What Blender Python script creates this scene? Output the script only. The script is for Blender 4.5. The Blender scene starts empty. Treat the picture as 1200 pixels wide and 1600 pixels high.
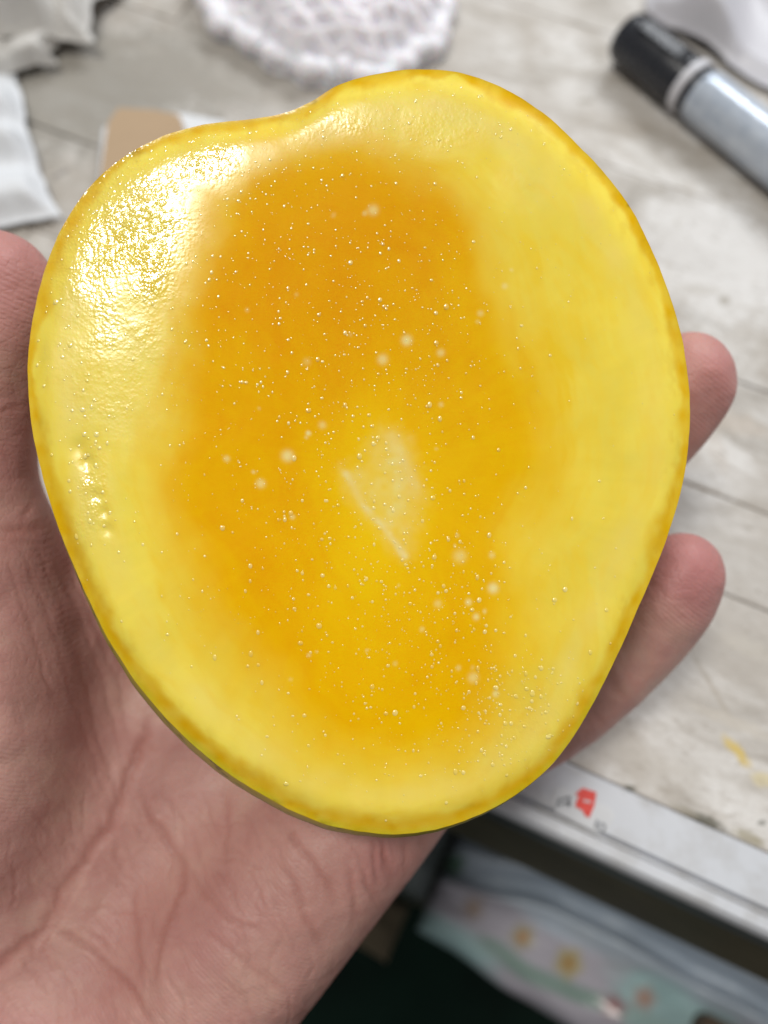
import bpy, bmesh, math, random
import numpy as np
from mathutils import Vector, Matrix

# ------------------------------------------------------------------ camera, light, exposure
SC = bpy.context.scene
COL = SC.collection
TILT = math.radians(25.0)
H = 0.199            # camera height above the table top (m)
FPX = 1500.0         # focal length in photo pixels (photo is 1200 x 1600)
DM = 140.0           # depth of the cut face of the mango (mm)

cam_d = bpy.data.cameras.new('camera')
cam = bpy.data.objects.new('camera', cam_d)
COL.objects.link(cam)
cam.location = (0, 0, H)
cam.rotation_euler = (TILT, 0, 0)
cam_d.sensor_fit = 'VERTICAL'
cam_d.sensor_height = 36.0
cam_d.sensor_width = 27.0
cam_d.lens = 36.0 * FPX / 1600.0
cam_d.clip_start = 0.01
cam_d.clip_end = 50
cam_d.dof.use_dof = True
cam_d.dof.focus_distance = 0.1415
cam_d.dof.aperture_fstop = 9.5
SC.camera = cam

world = bpy.data.worlds.new('World')
SC.world = world
world.use_nodes = True
bg = world.node_tree.nodes['Background']
bg.inputs['Color'].default_value = (0.98, 0.97, 0.96, 1)
bg.inputs['Strength'].default_value = 0.28


def area(name, loc, target, sx, sy, power, color):
    l = bpy.data.lights.new(name, 'AREA')
    l.shape = 'RECTANGLE'
    l.size = sx
    l.size_y = sy
    l.energy = power
    l.color = color
    o = bpy.data.objects.new(name, l)
    COL.objects.link(o)
    o.location = loc
    o.rotation_euler = (Vector(target) - Vector(loc)).to_track_quat('-Z', 'Y').to_euler()
    return o


area('ceiling_lamp_key', (-0.36, -0.06, 1.75), (0, 0.03, 0.05), 0.30, 0.36, 18.0, (1.0, 0.97, 0.91))
area('ceiling_lamp_back', (0.60, 1.05, 1.10), (0.05, 0.1, 0.0), 1.15, 0.30, 17.0, (0.93, 0.965, 1.0))

SC.view_settings.view_transform = 'Standard'
SC.view_settings.look = 'None'
SC.view_settings.exposure = -0.05
SC.view_settings.gamma = 1.0
SC.view_settings.use_curve_mapping = False
SC.cycles.use_denoising = True
SC.cycles.max_bounces = 8
SC.cycles.sample_clamp_indirect = 4.0

# ------------------------------------------------------------------ geometry helpers
RX = np.array([1.0, 0, 0])
UP = np.array([0, math.cos(TILT), math.sin(TILT)])
VW = np.array([0, math.sin(TILT), -math.cos(TILT)])
CAM = np.array([0, 0, H])
rng = np.random.default_rng(7)
random.seed(7)


def c2w(P):
    """camera-frame millimetres (x right, y up, z away) -> world metres"""
    P = np.asarray(P, float) * 0.001
    return CAM + P[..., 0:1] * RX + P[..., 1:2] * UP + P[..., 2:3] * VW


def cp(px, py, d):
    return np.array([(px - 600.0) / FPX * d, (800.0 - py) / FPX * d, d])


def hit(px, py, z=0.0):
    """where the sight line of a photo pixel meets the level z"""
    d = RX * (px - 600.0) / FPX + UP * (800.0 - py) / FPX + VW
    return CAM + d * ((z - H) / d[2])


A0 = hit(878, 1192)
_b = hit(1200, 1338)
TU = (_b - A0) / np.linalg.norm(_b - A0)       # along the table edge
TW = np.array([-TU[1], TU[0], 0.0])            # into the table
TZ = np.array([0, 0, 1.0])


def tb(u, w, z):
    return A0 + u * TU + w * TW + z * TZ


def uw(p):
    q = np.asarray(p) - A0
    return float(q @ TU), float(q @ TW)


def mesh(name, V, F, mat=None, parent=None, smooth=True):
    m = bpy.data.meshes.new(name)
    V = np.asarray(V, float)
    if isinstance(F, np.ndarray) and F.ndim == 2:
        n, k = F.shape
        m.vertices.add(len(V))
        m.vertices.foreach_set('co', V.astype(np.float32).ravel())
        m.loops.add(n * k)
        m.loops.foreach_set('vertex_index', F.astype(np.int32).ravel())
        m.polygons.add(n)
        m.polygons.foreach_set('loop_start', np.arange(0, n * k, k, dtype=np.int32))
        m.update(calc_edges=True)
        m.validate()
    else:
        m.from_pydata([tuple(v) for v in V], [], [tuple(int(i) for i in f) for f in F])
        m.update()
    if smooth:
        m.polygons.foreach_set('use_smooth', np.ones(len(m.polygons), bool))
    o = bpy.data.objects.new(name, m)
    COL.objects.link(o)
    if mat:
        m.materials.append(mat)
    if parent:
        o.parent = parent
    return o


def tag(o, label, cat, group=None, kind=None):
    if label: o['label'] = label
    if cat: o['category'] = cat
    if group: o['group'] = group
    if kind: o['kind'] = kind
    return o


def thing(name, label, cat, loc=(0, 0, 0)):
    o = bpy.data.objects.new(name, None)
    o.empty_display_size = 0.02
    COL.objects.link(o)
    o.location = loc
    return tag(o, label, cat)


def under(o, root):
    """parent o (vertices in world space) under root and keep it where it is"""
    o.parent = root
    o.matrix_parent_inverse = Matrix.Translation(-Vector(root.location))
    return o


def color_attr(o, name, rgb):
    a = o.data.color_attributes.new(name, 'FLOAT_COLOR', 'POINT')
    c = np.ones((len(rgb), 4), np.float32)
    c[:, :3] = rgb
    a.data.foreach_set('color', c.ravel())


def float_attr(o, name, v):
    a = o.data.attributes.new(name, 'FLOAT', 'POINT')
    a.data.foreach_set('value', np.asarray(v, np.float32))


def sstep(a, b, x):
    t = np.clip((x - a) / (b - a), 0, 1)
    return t * t * (3 - 2 * t)


_perm = np.random.default_rng(3).random((256, 256)).astype(np.float32)


def vnoise(x, y):
    xi = np.floor(x).astype(int); yi = np.floor(y).astype(int)
    fx = x - xi; fy = y - yi
    fx = fx * fx * (3 - 2 * fx); fy = fy * fy * (3 - 2 * fy)
    g = lambda a, b: _perm[a & 255, b & 255]
    return ((g(xi, yi) * (1 - fx) + g(xi + 1, yi) * fx) * (1 - fy) +
            (g(xi, yi + 1) * (1 - fx) + g(xi + 1, yi + 1) * fx) * fy) * 2 - 1


def fbm(x, y, n=4):
    s = 0; a = 1.0
    for i in range(n):
        s = s + a * vnoise(x * 2 ** i + 17.3 * i, y * 2 ** i + 9.1 * i)
        a *= 0.5
    return s


def grid_faces(nu, nv, close_u=False):
    """verts laid out index = v*nu + u"""
    U = np.arange(nu if close_u else nu - 1)
    Vv = np.arange(nv - 1)
    uu, vv = np.meshgrid(U, Vv)
    u2 = (uu + 1) % nu
    return np.stack([vv * nu + uu, vv * nu + u2, (vv + 1) * nu + u2, (vv + 1) * nu + uu], -1).reshape(-1, 4)


def lin(r, g, b):
    f = lambda c: (c / 255 / 12.92) if c <= 10 else ((c / 255 + 0.055) / 1.055) ** 2.4
    return np.array([f(r), f(g), f(b)])


# ------------------------------------------------------------------ material helpers
class NT:
    def __init__(s, name):
        s.m = bpy.data.materials.new(name)
        s.m.use_nodes = True
        s.t = s.m.node_tree
        s.b = s.t.nodes['Principled BSDF']

    def n(s, typ, **kw):
        x = s.t.nodes.new(typ)
        for k, v in kw.items():
            if k in x.inputs.keys() if isinstance(k, str) else False:
                x.inputs[k].default_value = v
            else:
                setattr(x, k, v)
        return x

    def l(s, a, b):
        s.t.links.new(a, b)

    def noise(s, vec, scale, detail=3.0, rough=0.55, dist=0.0):
        x = s.t.nodes.new('ShaderNodeTexNoise')
        x.inputs['Scale'].default_value = scale
        x.inputs['Detail'].default_value = detail
        x.inputs['Roughness'].default_value = rough
        x.inputs['Distortion'].default_value = dist
        if vec is not None: s.l(vec, x.inputs['Vector'])
        return x.outputs['Fac']

    def ramp(s, fac, stops):
        x = s.t.nodes.new('ShaderNodeValToRGB')
        el = x.color_ramp.elements
        while len(el) < len(stops): el.new(0.5)
        for e, (p, c) in zip(el, stops):
            e.position = p
            e.color = (*c, 1) if len(c) == 3 else c
        s.l(fac, x.inputs['Fac'])
        return x.outputs['Color']

    def mapr(s, fac, a, b, c=0.0, d=1.0):
        x = s.t.nodes.new('ShaderNodeMapRange')
        x.inputs[1].default_value = a; x.inputs[2].default_value = b
        x.inputs[3].default_value = c; x.inputs[4].default_value = d
        s.l(fac, x.inputs[0])
        return x.outputs[0]

    def mix(s, fac, a, b, mode='MIX'):
        x = s.t.nodes.new('ShaderNodeMix')
        x.data_type = 'RGBA'
        x.blend_type = mode
        for sock, v in ((x.inputs[0], fac), (x.inputs[6], a), (x.inputs[7], b)):
            if hasattr(v, 'is_linked'): s.l(v, sock)
            elif isinstance(v, (int, float)): sock.default_value = v
            else: sock.default_value = (*v, 1)
        return x.outputs[2]

    def math(s, op, a, b=0.0):
        x = s.t.nodes.new('ShaderNodeMath')
        x.operation = op
        for sock, v in ((x.inputs[0], a), (x.inputs[1], b)):
            if hasattr(v, 'is_linked'): s.l(v, sock)
            else: sock.default_value = v
        return x.outputs[0]

    def bump(s, h, strength, dist, normal=None):
        x = s.t.nodes.new('ShaderNodeBump')
        x.inputs['Strength'].default_value = strength
        x.inputs['Distance'].default_value = dist
        s.l(h, x.inputs['Height'])
        if normal is not None: s.l(normal, x.inputs['Normal'])
        return x.outputs['Normal']

    def coord(s, which='Object', rot=0.0, scale=(1, 1, 1)):
        x = s.t.nodes.new('ShaderNodeTexCoord')
        if rot == 0.0 and scale == (1, 1, 1): return x.outputs[which]
        mp = s.t.nodes.new('ShaderNodeMapping')
        mp.inputs['Rotation'].default_value = (0, 0, rot)
        mp.inputs['Scale'].default_value = scale
        s.l(x.outputs[which], mp.inputs['Vector'])
        return mp.outputs[0]

    def attr(s, name, out='Color'):
        x = s.t.nodes.new('ShaderNodeAttribute')
        x.attribute_name = name
        return x.outputs[out]

    def set(s, **kw):
        for k, v in kw.items():
            k = k.replace('_', ' ')
            i = s.b.inputs[k]
            if hasattr(v, 'is_linked'): s.l(v, i)
            elif isinstance(v, (list, tuple, np.ndarray)) and len(v) == 3 and i.type == 'RGBA': i.default_value = (*v, 1)
            else: i.default_value = v
        return s


def plain(name, rgb, rough=0.5, metal=0.0, var=0.15, scale=60.0):
    k = NT(name)
    f = k.noise(k.coord(), scale, 4)
    c = k.mix(k.mapr(f, 0.3, 0.7, 0, 1), tuple(np.array(rgb) * (1 - var)), tuple(np.minimum(np.array(rgb) * (1 + var), 1)))
    k.set(Base_Color=c, Roughness=rough, Metallic=metal)
    return k.m


TROT = math.atan2(TU[1], TU[0])


_GR, _MO = (0.30, 0.275, 0.23), (0.07, 0.068, 0.045)
STAINS_AND_SHADE = [((1130, 400), 150, 130, -0.4, (0.68, 0.685, 0.70), 0.75), ((1140, 960), 260, 190, -0.4, (0.40, 0.385, 0.365), 0.45), ((150, 140), 260, 150, 0.2, (0.27, 0.26, 0.235), 0.75), ((340, 110), 150, 90, -0.3, (0.36, 0.345, 0.32), 0.6), ((1152, 1174), 30, 11, -0.95, (0.56, 0.42, 0.10), 0.85), ((1192, 1218), 24, 13, -0.3, (0.58, 0.50, 0.26), 0.6),  # wide grey top-left patches: dirt plus shade painted in around the foam net
          ((1100, 1281), 40, 9, -0.44, _MO, 0.85), ((1070, 1266), 22, 9, -0.4, _GR, 0.7), ((984, 1232), 10, 6, 0.0, _MO, 0.8),
          ((1172, 1308), 30, 10, -0.42, (0.22, 0.19, 0.10), 0.6), ((1190, 1286), 8, 5, 0.3, _MO, 0.6), ((1132, 468), 12, 11, 0.5, _GR, 0.75),
          ((1095, 452), 40, 12, 0.0, (0.46, 0.44, 0.41), 0.6), ((914, 158), 15, 7, 0.1, _GR, 0.75), ((96, 268), 16, 5, 0.7, (0.2, 0.19, 0.19), 0.7),
          ((1105, 1060), 75, 4.5, -1.15, (0.36, 0.33, 0.29), 0.75), ((1085, 490), 60, 3, -0.66, (0.42, 0.42, 0.42), 0.6), ((1172, 362), 40, 2.5, -1.1, (0.45, 0.45, 0.45), 0.6),
          ((1150, 660), 60, 22, -0.3, (0.50, 0.44, 0.38), 0.5), ((1120, 700), 16, 40, 0.1, (0.48, 0.43, 0.38), 0.4), ((1090, 760), 60, 8, -0.35, (0.42, 0.385, 0.34), 0.6),
          ((1165, 1010), 50, 16, -0.5, (0.48, 0.46, 0.42), 0.5), ((1000, 1180), 90, 20, -0.42, (0.48, 0.46, 0.43), 0.5), ((1150, 1130), 80, 10, -0.42, (0.50, 0.47, 0.42), 0.5)]


def table_mat():
    k = NT('worn_white_boards')
    oi = k.t.nodes.new('ShaderNodeObjectInfo')
    co = k.t.nodes.new('ShaderNodeNewGeometry').outputs['Position']
    mp = k.t.nodes.new('ShaderNodeMapping')
    mp.vector_type = 'TEXTURE'
    mp.inputs['Rotation'].default_value = (0, 0, TROT)
    k.l(co, mp.inputs['Vector'])
    p = mp.outputs[0]
    st = k.t.nodes.new('ShaderNodeMapping')
    st.inputs['Scale'].default_value = (1.0, 2.6, 1.0)
    k.l(p, st.inputs['Vector'])
    ps = st.outputs[0]
    broad = k.noise(p, 26, 5, 0.6)
    streak = k.noise(ps, 34, 6, 0.62, 0.8)
    fine = k.noise(ps, 160, 4, 0.65)
    spots = k.noise(p, 70, 3, 0.5, 0.4)
    c = k.ramp(streak, [(0.30, (0.33, 0.31, 0.285)), (0.43, (0.47, 0.455, 0.435)), (0.56, (0.60, 0.595, 0.59)), (0.72, (0.70, 0.705, 0.715))])
    c = k.mix(k.mapr(broad, 0.42, 0.60, 0.0, 0.6), c, (0.44, 0.415, 0.385))
    c = k.mix(k.mapr(k.noise(p, 55, 5, 0.65, 0.5), 0.48, 0.62, 0.0, 0.5), c, (0.39, 0.355, 0.315))
    c = k.mix(k.mapr(fine, 0.50, 0.74, 0.0, 0.42), c, (0.35, 0.315, 0.275))
    c = k.mix(k.mapr(spots, 0.69, 0.78, 0.0, 0.5), c, (0.26, 0.24, 0.19))
    # stains and scratches on the boards; the wide top-left ones also carry painted shade
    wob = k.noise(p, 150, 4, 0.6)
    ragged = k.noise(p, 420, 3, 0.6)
    for (cx, cy), rx, ry, an, rgb_, st_ in STAINS_AND_SHADE:
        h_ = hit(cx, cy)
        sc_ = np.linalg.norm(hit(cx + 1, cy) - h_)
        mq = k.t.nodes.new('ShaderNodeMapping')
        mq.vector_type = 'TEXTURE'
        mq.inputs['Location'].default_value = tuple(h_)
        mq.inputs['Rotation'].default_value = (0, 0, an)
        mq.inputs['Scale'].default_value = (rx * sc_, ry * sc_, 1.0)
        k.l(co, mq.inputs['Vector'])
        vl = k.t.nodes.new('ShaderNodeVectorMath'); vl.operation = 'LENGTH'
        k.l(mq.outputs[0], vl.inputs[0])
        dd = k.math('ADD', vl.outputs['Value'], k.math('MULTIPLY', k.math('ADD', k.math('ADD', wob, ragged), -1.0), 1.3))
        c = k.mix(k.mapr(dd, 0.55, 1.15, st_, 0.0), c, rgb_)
    # brighter-worn and dirtier boards differ a little
    c = k.mix(1.0, c, (1.0, 0.972, 0.935), 'MULTIPLY')
    gl = k.noise(ps, 300, 3, 0.6, 1.0)
    c = k.mix(k.mapr(gl, 0.56, 0.68, 0.0, 0.55), c, (0.30, 0.265, 0.225))
    rnd = k.mapr(oi.outputs['Random'], 0, 1, 0.92, 1.04)
    c = k.mix(1.0, c, rnd, 'MULTIPLY')
    k.set(Base_Color=c, Roughness=k.mapr(streak, 0.3, 0.7, 0.6, 0.38))
    k.set(Normal=k.bump(k.math('ADD', streak, k.math('MULTIPLY', fine, 0.5)), 0.5, 0.0008))
    k.b.inputs['Specular IOR Level'].default_value = 0.35
    return k.m


# ------------------------------------------------------------------ setting: floor
fl = NT('dark_green_floor')
fn = fl.noise(fl.coord('Object'), 9, 5)
fl.set(Base_Color=fl.ramp(fn, [(0.3, (0.004, 0.009, 0.007)), (0.7, (0.007, 0.020, 0.014))]), Roughness=0.9, Specular_IOR_Level=0.1)
FZ = -0.78
o = mesh('floor', [(-6, -6, FZ), (6, -6, FZ), (6, 6, FZ), (-6, 6, FZ)], [(0, 1, 2, 3)], fl.m, smooth=False)
tag(o, 'dark green painted floor far below the table edge', 'floor', kind='structure')

# ------------------------------------------------------------------ table
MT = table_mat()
trim_k = NT('pale_metal_trim')
tc = trim_k.coord('Object', -TROT, (1, 1, 1))
tn = trim_k.noise(trim_k.coord('Object'), 90, 5, 0.6)
tn2 = trim_k.noise(trim_k.coord('Object'), 28, 3, 0.5)
tcol = trim_k.mix(trim_k.mapr(tn, 0.45, 0.72, 0, 0.6), (0.56, 0.575, 0.61), (0.34, 0.32, 0.295))
tcol = trim_k.mix(trim_k.mapr(tn2, 0.56, 0.72, 0, 0.35), tcol, (0.44, 0.40, 0.35))
trim_k.set(Base_Color=tcol, Roughness=0.42, Metallic=0.15)
trim_k.set(Normal=trim_k.bump(tn, 0.25, 0.0005))
M_olive = plain('olive_brown_board', (0.075, 0.067, 0.040), 0.55, 0, 0.3, 40)
M_steel = plain('dark_grey_rail', (0.10, 0.115, 0.115), 0.45, 0.3, 0.3, 50)
M_core = plain('grimy_table_core', (0.20, 0.18, 0.155), 0.9, 0, 0.4, 120)

table = thing('work_table', 'worn white board work table with pale metal edge trim and dark apron', 'table', tuple(tb(-0.05, 0.35, FZ)))


def prism(profile, u0, u1, name, mat, smooth=False):
    """extrude a (w, z) profile along the table edge"""
    n = len(profile)
    V = [tb(u0, w, z) for w, z in profile] + [tb(u1, w, z) for w, z in profile]
    F = [(i, (i + 1) % n, n + (i + 1) % n, n + i) for i in range(n)]
    F += [tuple(range(n))[::-1], tuple(range(n, 2 * n))]
    o = mesh(name, V, F, mat, smooth=smooth)
    return under(o, table)


ROWS = [0.0006, 0.0496, 0.0725, 0.1046, 0.1575, 0.2068, 0.2590, 0.311, 0.363, 0.415, 0.467, 0.519, 0.571, 0.623, 0.675]
U0, U1 = -0.75, 0.65


def plank(u0, u1, w0, w1, top, tilt):
    g = 0.00008
    u0 += g; u1 -= g; w0 += g; w1 -= g
    ch = 0.00035
    V = []
    for (z, i) in ((-0.006, 0), (top - ch, 0), (top, ch)):
        for (a, b) in ((u0 + i, w0 + i), (u1 - i, w0 + i), (u1 - i, w1 - i), (u0 + i, w1 - i)):
            V.append(tb(a, b, z + (tilt if b > (w0 + w1) / 2 and z > -0.003 else 0)))
    F = [(0, 1, 5, 4), (1, 2, 6, 5), (2, 3, 7, 6), (3, 0, 4, 7), (4, 5, 9, 8), (5, 6, 10, 9), (6, 7, 11, 10), (7, 4, 8, 11), (8, 9, 10, 11)]
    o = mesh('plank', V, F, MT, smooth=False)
    under(o, table)


for r in range(len(ROWS) - 1):
    cuts = [U0]
    if r in (3, 4): cuts += [-0.46, -0.1818 if r == 4 else -0.31, 0.17]
    else:
        x = U0 + random.uniform(0.15, 0.4)
        while x < U1 - 0.1:
            if not (-0.10 < x < 0.13): cuts.append(x)
            x += random.uniform(0.28, 0.42)
    cuts.append(U1)
    for a, b in zip(cuts[:-1], cuts[1:]):
        plank(a, b, ROWS[r], ROWS[r + 1], random.uniform(-0.0003, 0.0003), random.uniform(-0.00025, 0.00025))
prism([(0.0, -0.0022), (0.675, -0.0022), (0.675, -0.03), (0.0, -0.03)], U0, U1, 'core_board', M_core)
prism([(0.0003, 0.0006), (-0.0003, 0.0012), (-0.0093, 0.0010), (-0.0099, -0.0008), (-0.0107, -0.0008), (-0.0112, 0.0009),
       (-0.0132, 0.0008), (-0.0140, 0.0001), (-0.0143, -0.0010), (-0.0143, -0.0042), (-0.0128, -0.0042), (-0.0128, -0.0025), (0.0003, -0.0025)],
      U0, U1, 'edge_trim', trim_k.m)
prism([(-0.0122, -0.0045), (-0.0010, -0.0045), (-0.0010, -0.0165), (-0.0136, -0.0165), (-0.0136, -0.0130)], U0, U1, 'under_rail', M_steel)
prism([(-0.0125, -0.0168), (0.006, -0.0168), (0.006, -0.070), (-0.0125, -0.070)], U0, U1, 'apron', M_olive)
prism([(-0.026, -0.176), (0.55, -0.176), (0.55, -0.192), (-0.026, -0.192)], U0, U1, 'lower_shelf', M_olive)
for lu, lw in ((U0 + 0.02, 0.008), (U1 - 0.07, 0.008), (U0 + 0.02, 0.60), (U1 - 0.07, 0.60)):
    V = [tb(lu + a, lw + b, z) for z in (FZ, -0.031) for a, b in ((0, 0), (0.05, 0), (0.05, 0.05), (0, 0.05))]
    lo = mesh('leg', V, [(0, 1, 5, 4), (1, 2, 6, 5), (2, 3, 7, 6), (3, 0, 4, 7), (0, 3, 2, 1), (4, 5, 6, 7)], M_olive, smooth=False)
    under(lo, table)


M_mould = plain('black_green_grime', (0.055, 0.055, 0.035), 0.9, 0, 0.4, 400)

# ---- sticker on the edge trim: red mark and faint dark characters
M_stk = plain('sticker_film', (0.60, 0.61, 0.63), 0.35, 0, 0.04, 200)
M_red = plain('sticker_red', (0.68, 0.06, 0.045), 0.45, 0, 0.1, 300)
M_ink = plain('sticker_faded_ink', (0.26, 0.27, 0.29), 0.5, 0, 0.25, 500)
stk = thing('sticker', 'small worn clear sticker with a red mark on the metal edge trim', 'sticker', tuple(hit(912, 1262, 0.0013)))


def flat_poly(name, pts, z, th, mat, root):
    V = [hit(x, y, z) for x, y in pts]
    n = len(V)
    V = V + [v - TZ * th for v in V]
    F = [tuple(range(n))[::-1]] + [(i, (i + 1) % n, n + (i + 1) % n, n + i) for i in range(n)]
    o = mesh(name, V, F, mat, smooth=False)
    bm = bmesh.new(); bm.from_mesh(o.data)
    bmesh.ops.recalc_face_normals(bm, faces=bm.faces)
    bm.to_mesh(o.data); bm.free()
    return under(o, root)


flat_poly('film', [(866, 1234), (876, 1228), (955, 1263), (962, 1274), (950, 1300), (938, 1303), (868, 1268), (862, 1254)], 0.00135, 0.0002, M_stk, stk)
flat_poly('red_mark', [(910, 1231), (932, 1238), (929, 1258), (921, 1278), (914, 1274), (910, 1266), (899, 1260), (901, 1251), (905, 1244), (899, 1241)], 0.00155, 0.0002, M_red, stk)
flat_poly('white_stroke', [(912, 1249), (924, 1252), (923, 1255), (911, 1252)], 0.00175, 0.0002, M_stk, stk)
for pts in ([(872, 1247), (876, 1247), (872, 1262), (868, 1261)], [(876, 1248), (888, 1243), (889, 1246), (877, 1251)], [(875, 1256), (886, 1252), (887, 1255), (876, 1259)],
            [(886, 1252), (893, 1256), (891, 1259), (885, 1256)], [(889, 1243), (893, 1245), (890, 1262), (886, 1260)],
            [(932, 1280), (936, 1282), (932, 1294), (928, 1292)], [(938, 1284), (947, 1288), (946, 1291), (937, 1287)],
            [(937, 1287), (940, 1288), (936, 1298), (933, 1296)], [(945, 1290), (948, 1291), (944, 1301), (941, 1299)], [(936, 1296), (944, 1299), (943, 1302), (935, 1299)]):
    flat_poly('character_stroke', pts, 0.00155, 0.0002, M_ink, stk)


# ------------------------------------------------------------------ mango
OUT = np.array([(487, 153), (530, 128), (590, 111), (650, 104), (700, 106), (750, 118), (800, 140), (850, 172), (900, 218), (950, 272), (990, 325),
                (1020, 385), (1045, 445), (1062, 500), (1075, 560), (1081, 620), (1080, 680), (1072, 745), (1058, 800), (1040, 855), (1015, 915),
                (985, 985), (955, 1050), (925, 1108), (893, 1160), (858, 1203), (813, 1241), (760, 1272), (700, 1295), (640, 1305), (580, 1305),
                (520, 1294), (462, 1273), (404, 1242), (353, 1209), (302, 1168), (257, 1124), (212, 1070), (171, 1007), (136, 938), (105, 868),
                (80, 800), (59, 730), (45, 660), (39, 590), (41, 530), (51, 470), (67, 410), (90, 355), (120, 305), (160, 262), (205, 230),
                (255, 206), (300, 193), (350, 185), (400, 180), (447, 170)], float)


def closed_spline(P, n):
    m = len(P)
    k = 24
    out = []
    for i in range(m):
        p0, p1, p2, p3 = P[i - 1], P[i], P[(i + 1) % m], P[(i + 2) % m]
        for j in range(k):
            t = j / k
            out.append(0.5 * ((2 * p1) + (-p0 + p2) * t + (2 * p0 - 5 * p1 + 4 * p2 - p3) * t * t + (-p0 + 3 * p1 - 3 * p2 + p3) * t ** 3))
    out = np.array(out)
    d = np.r_[0, np.cumsum(np.linalg.norm(np.diff(np.r_[out, out[:1]], axis=0), axis=1))]
    s = np.linspace(0, d[-1], n, endpoint=False)
    q = np.r_[out, out[:1]]
    return np.stack([np.interp(s, d, q[:, 0]), np.interp(s, d, q[:, 1])], 1)


NA = 720
OL = closed_spline(OUT, NA)
# tiny unevenness of the cut edge
_a = np.arange(NA) / NA
_w = fbm(np.cos(_a * 6.283) * 18 + 40, np.sin(_a * 6.283) * 18 + 40, 3)
MC = np.array([570.0, 720.0])
OL = MC + (OL - MC) * (1 + 0.0012 * _w)[:, None]


def poly_sd(px, py, P):
    """signed distance to polygon, positive inside"""
    d = np.full(px.shape, 1e9)
    ins = np.zeros(px.shape, bool)
    n = len(P)
    for i in range(n):
        ax, ay = P[i]; bx, by = P[(i + 1) % n]
        ex, ey = bx - ax, by - ay
        t = np.clip(((px - ax) * ex + (py - ay) * ey) / (ex * ex + ey * ey), 0, 1)
        d = np.minimum(d, np.hypot(px - ax - t * ex, py - ay - t * ey))
        c = ((ay > py) != (by > py))
        with np.errstate(divide='ignore', invalid='ignore'):
            c &= px < (bx - ax) * (py - ay) / (by - ay + 1e-12) + ax
        ins ^= c
    return np.where(ins, d, -d)


def line_d(px, py, pts):
    d = np.full(px.shape, 1e9)
    for (ax, ay), (bx, by) in zip(pts[:-1], pts[1:]):
        ex, ey = bx - ax, by - ay
        t = np.clip(((px - ax) * ex + (py - ay) * ey) / (ex * ex + ey * ey + 1e-9), 0, 1)
        d = np.minimum(d, np.hypot(px - ax - t * ex, py - ay - t * ey))
    return d


ORANGE = [(385, 262), (450, 245), (520, 238), (600, 250), (690, 285), (740, 350), (770, 430), (800, 530), (835, 620), (850, 700), (838, 760), (790, 830),
          (785, 930), (800, 1000), (770, 1090), (720, 1160), (640, 1190), (540, 1175), (450, 1110), (390, 1030), (330, 950), (290, 850), (272, 720), (285, 600),
          (310, 480), (335, 370), (355, 300)]

NR = 240
tt = np.linspace(0.004, 1.0, NR) ** 0.9
tt[-1] = 1.0
PX = MC[0] + tt[:, None] * (OL[None, :, 0] - MC[0])
PY = MC[1] + tt[:, None] * (OL[None, :, 1] - MC[1])
TT = np.repeat(tt[:, None], NA, 1)


def face_height(px, py, t):
    """height of the cut face towards the viewer, mm"""
    e = np.sqrt(((px - 575) / 400) ** 2 + ((py - 700) / 560) ** 2)
    h = -2.3 * (1 - sstep(0.10, 1.12, e))
    h = h - 0.9 * sstep(0.90, 1.0, t) ** 1.8
    # cut dips a little towards the stem side on the upper left
    h = h - 0.8 * sstep(430, 60, px * 0.75 + py * 0.5 - 40)
    h = h + 0.10 * fbm(px / 130, py / 130, 2) + 0.012 * fbm(px / 30, py / 30, 2)
    # small pits left of the middle
    for (x, y, r, a) in ((122, 700, 13, 0.28), (136, 722, 12, 0.32), (150, 775, 9, 0.2), (163, 800, 8, 0.2), (168, 828, 9, 0.22), (139, 745, 8, 0.15)):
        h = h - a * np.exp(-((px - x) ** 2 + (py - y) ** 2) / r ** 2)
    return h


HH = face_height(PX, PY, TT)
FX = (PX - 600) / FPX * DM
FY = (800 - PY) / FPX * DM
FZm = DM - HH
verts_c = np.stack([FX, FY, FZm], -1).reshape(-1, 3)
FV = c2w(verts_c)

# flesh colour: pale ring, deeper middle, white fibrous patch, deeper line under the skin
px, py, tf = PX.ravel(), PY.ravel(), TT.ravel()
wx = px + 15 * fbm(px / 110, py / 110, 3)
wy = py + 15 * fbm(px / 110 + 31, py / 110 + 7, 3)
sd = poly_sd(wx, wy, ORANGE)
soft = 84 + 40 * sstep(700, 1100, py) + 35 * sstep(650, 800, px) * sstep(700, 900, py)
zone = np.clip(sstep(-0.95, 0.45, sd / soft + 0.10 * fbm(px / 45, py / 70, 3)) , 0, 1)
pale = np.array([0.82, 0.668, 0.095])
mid = np.array([0.80, 0.496, 0.000])
deep = np.array([0.745, 0.335, 0.000])
edgec = np.array([0.72, 0.415, 0.002])
green = np.array([0.40, 0.42, 0.02])
deepm = np.zeros_like(px)
for (x, y, rx, ry, a) in ((460, 450, 190, 230, 1.0), (360, 720, 150, 280, 0.5), (400, 940, 150, 170, 0.42), (640, 340, 150, 110, 0.85), (700, 560, 130, 220, 0.45), (560, 1090, 190, 100, 0.28), (700, 1000, 110, 160, 0.34)):
    deepm = 1 - (1 - deepm) * (1 - a * np.exp(-(((wx - x) / rx) ** 2 + ((wy - y) / ry) ** 2)))
theta = np.arctan2(py - MC[1], px - MC[0])
theta2 = np.where(theta < 0, theta + 2 * math.pi, theta)
wth = sstep(0.25, 0.75, np.abs(theta) / math.pi)


def ang_noise(r, k, off, n):
    """noise along the angle without a seam"""
    return fbm(r, theta * k + off, n) * (1 - wth) + fbm(r, theta2 * k + off, n) * wth


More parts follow.
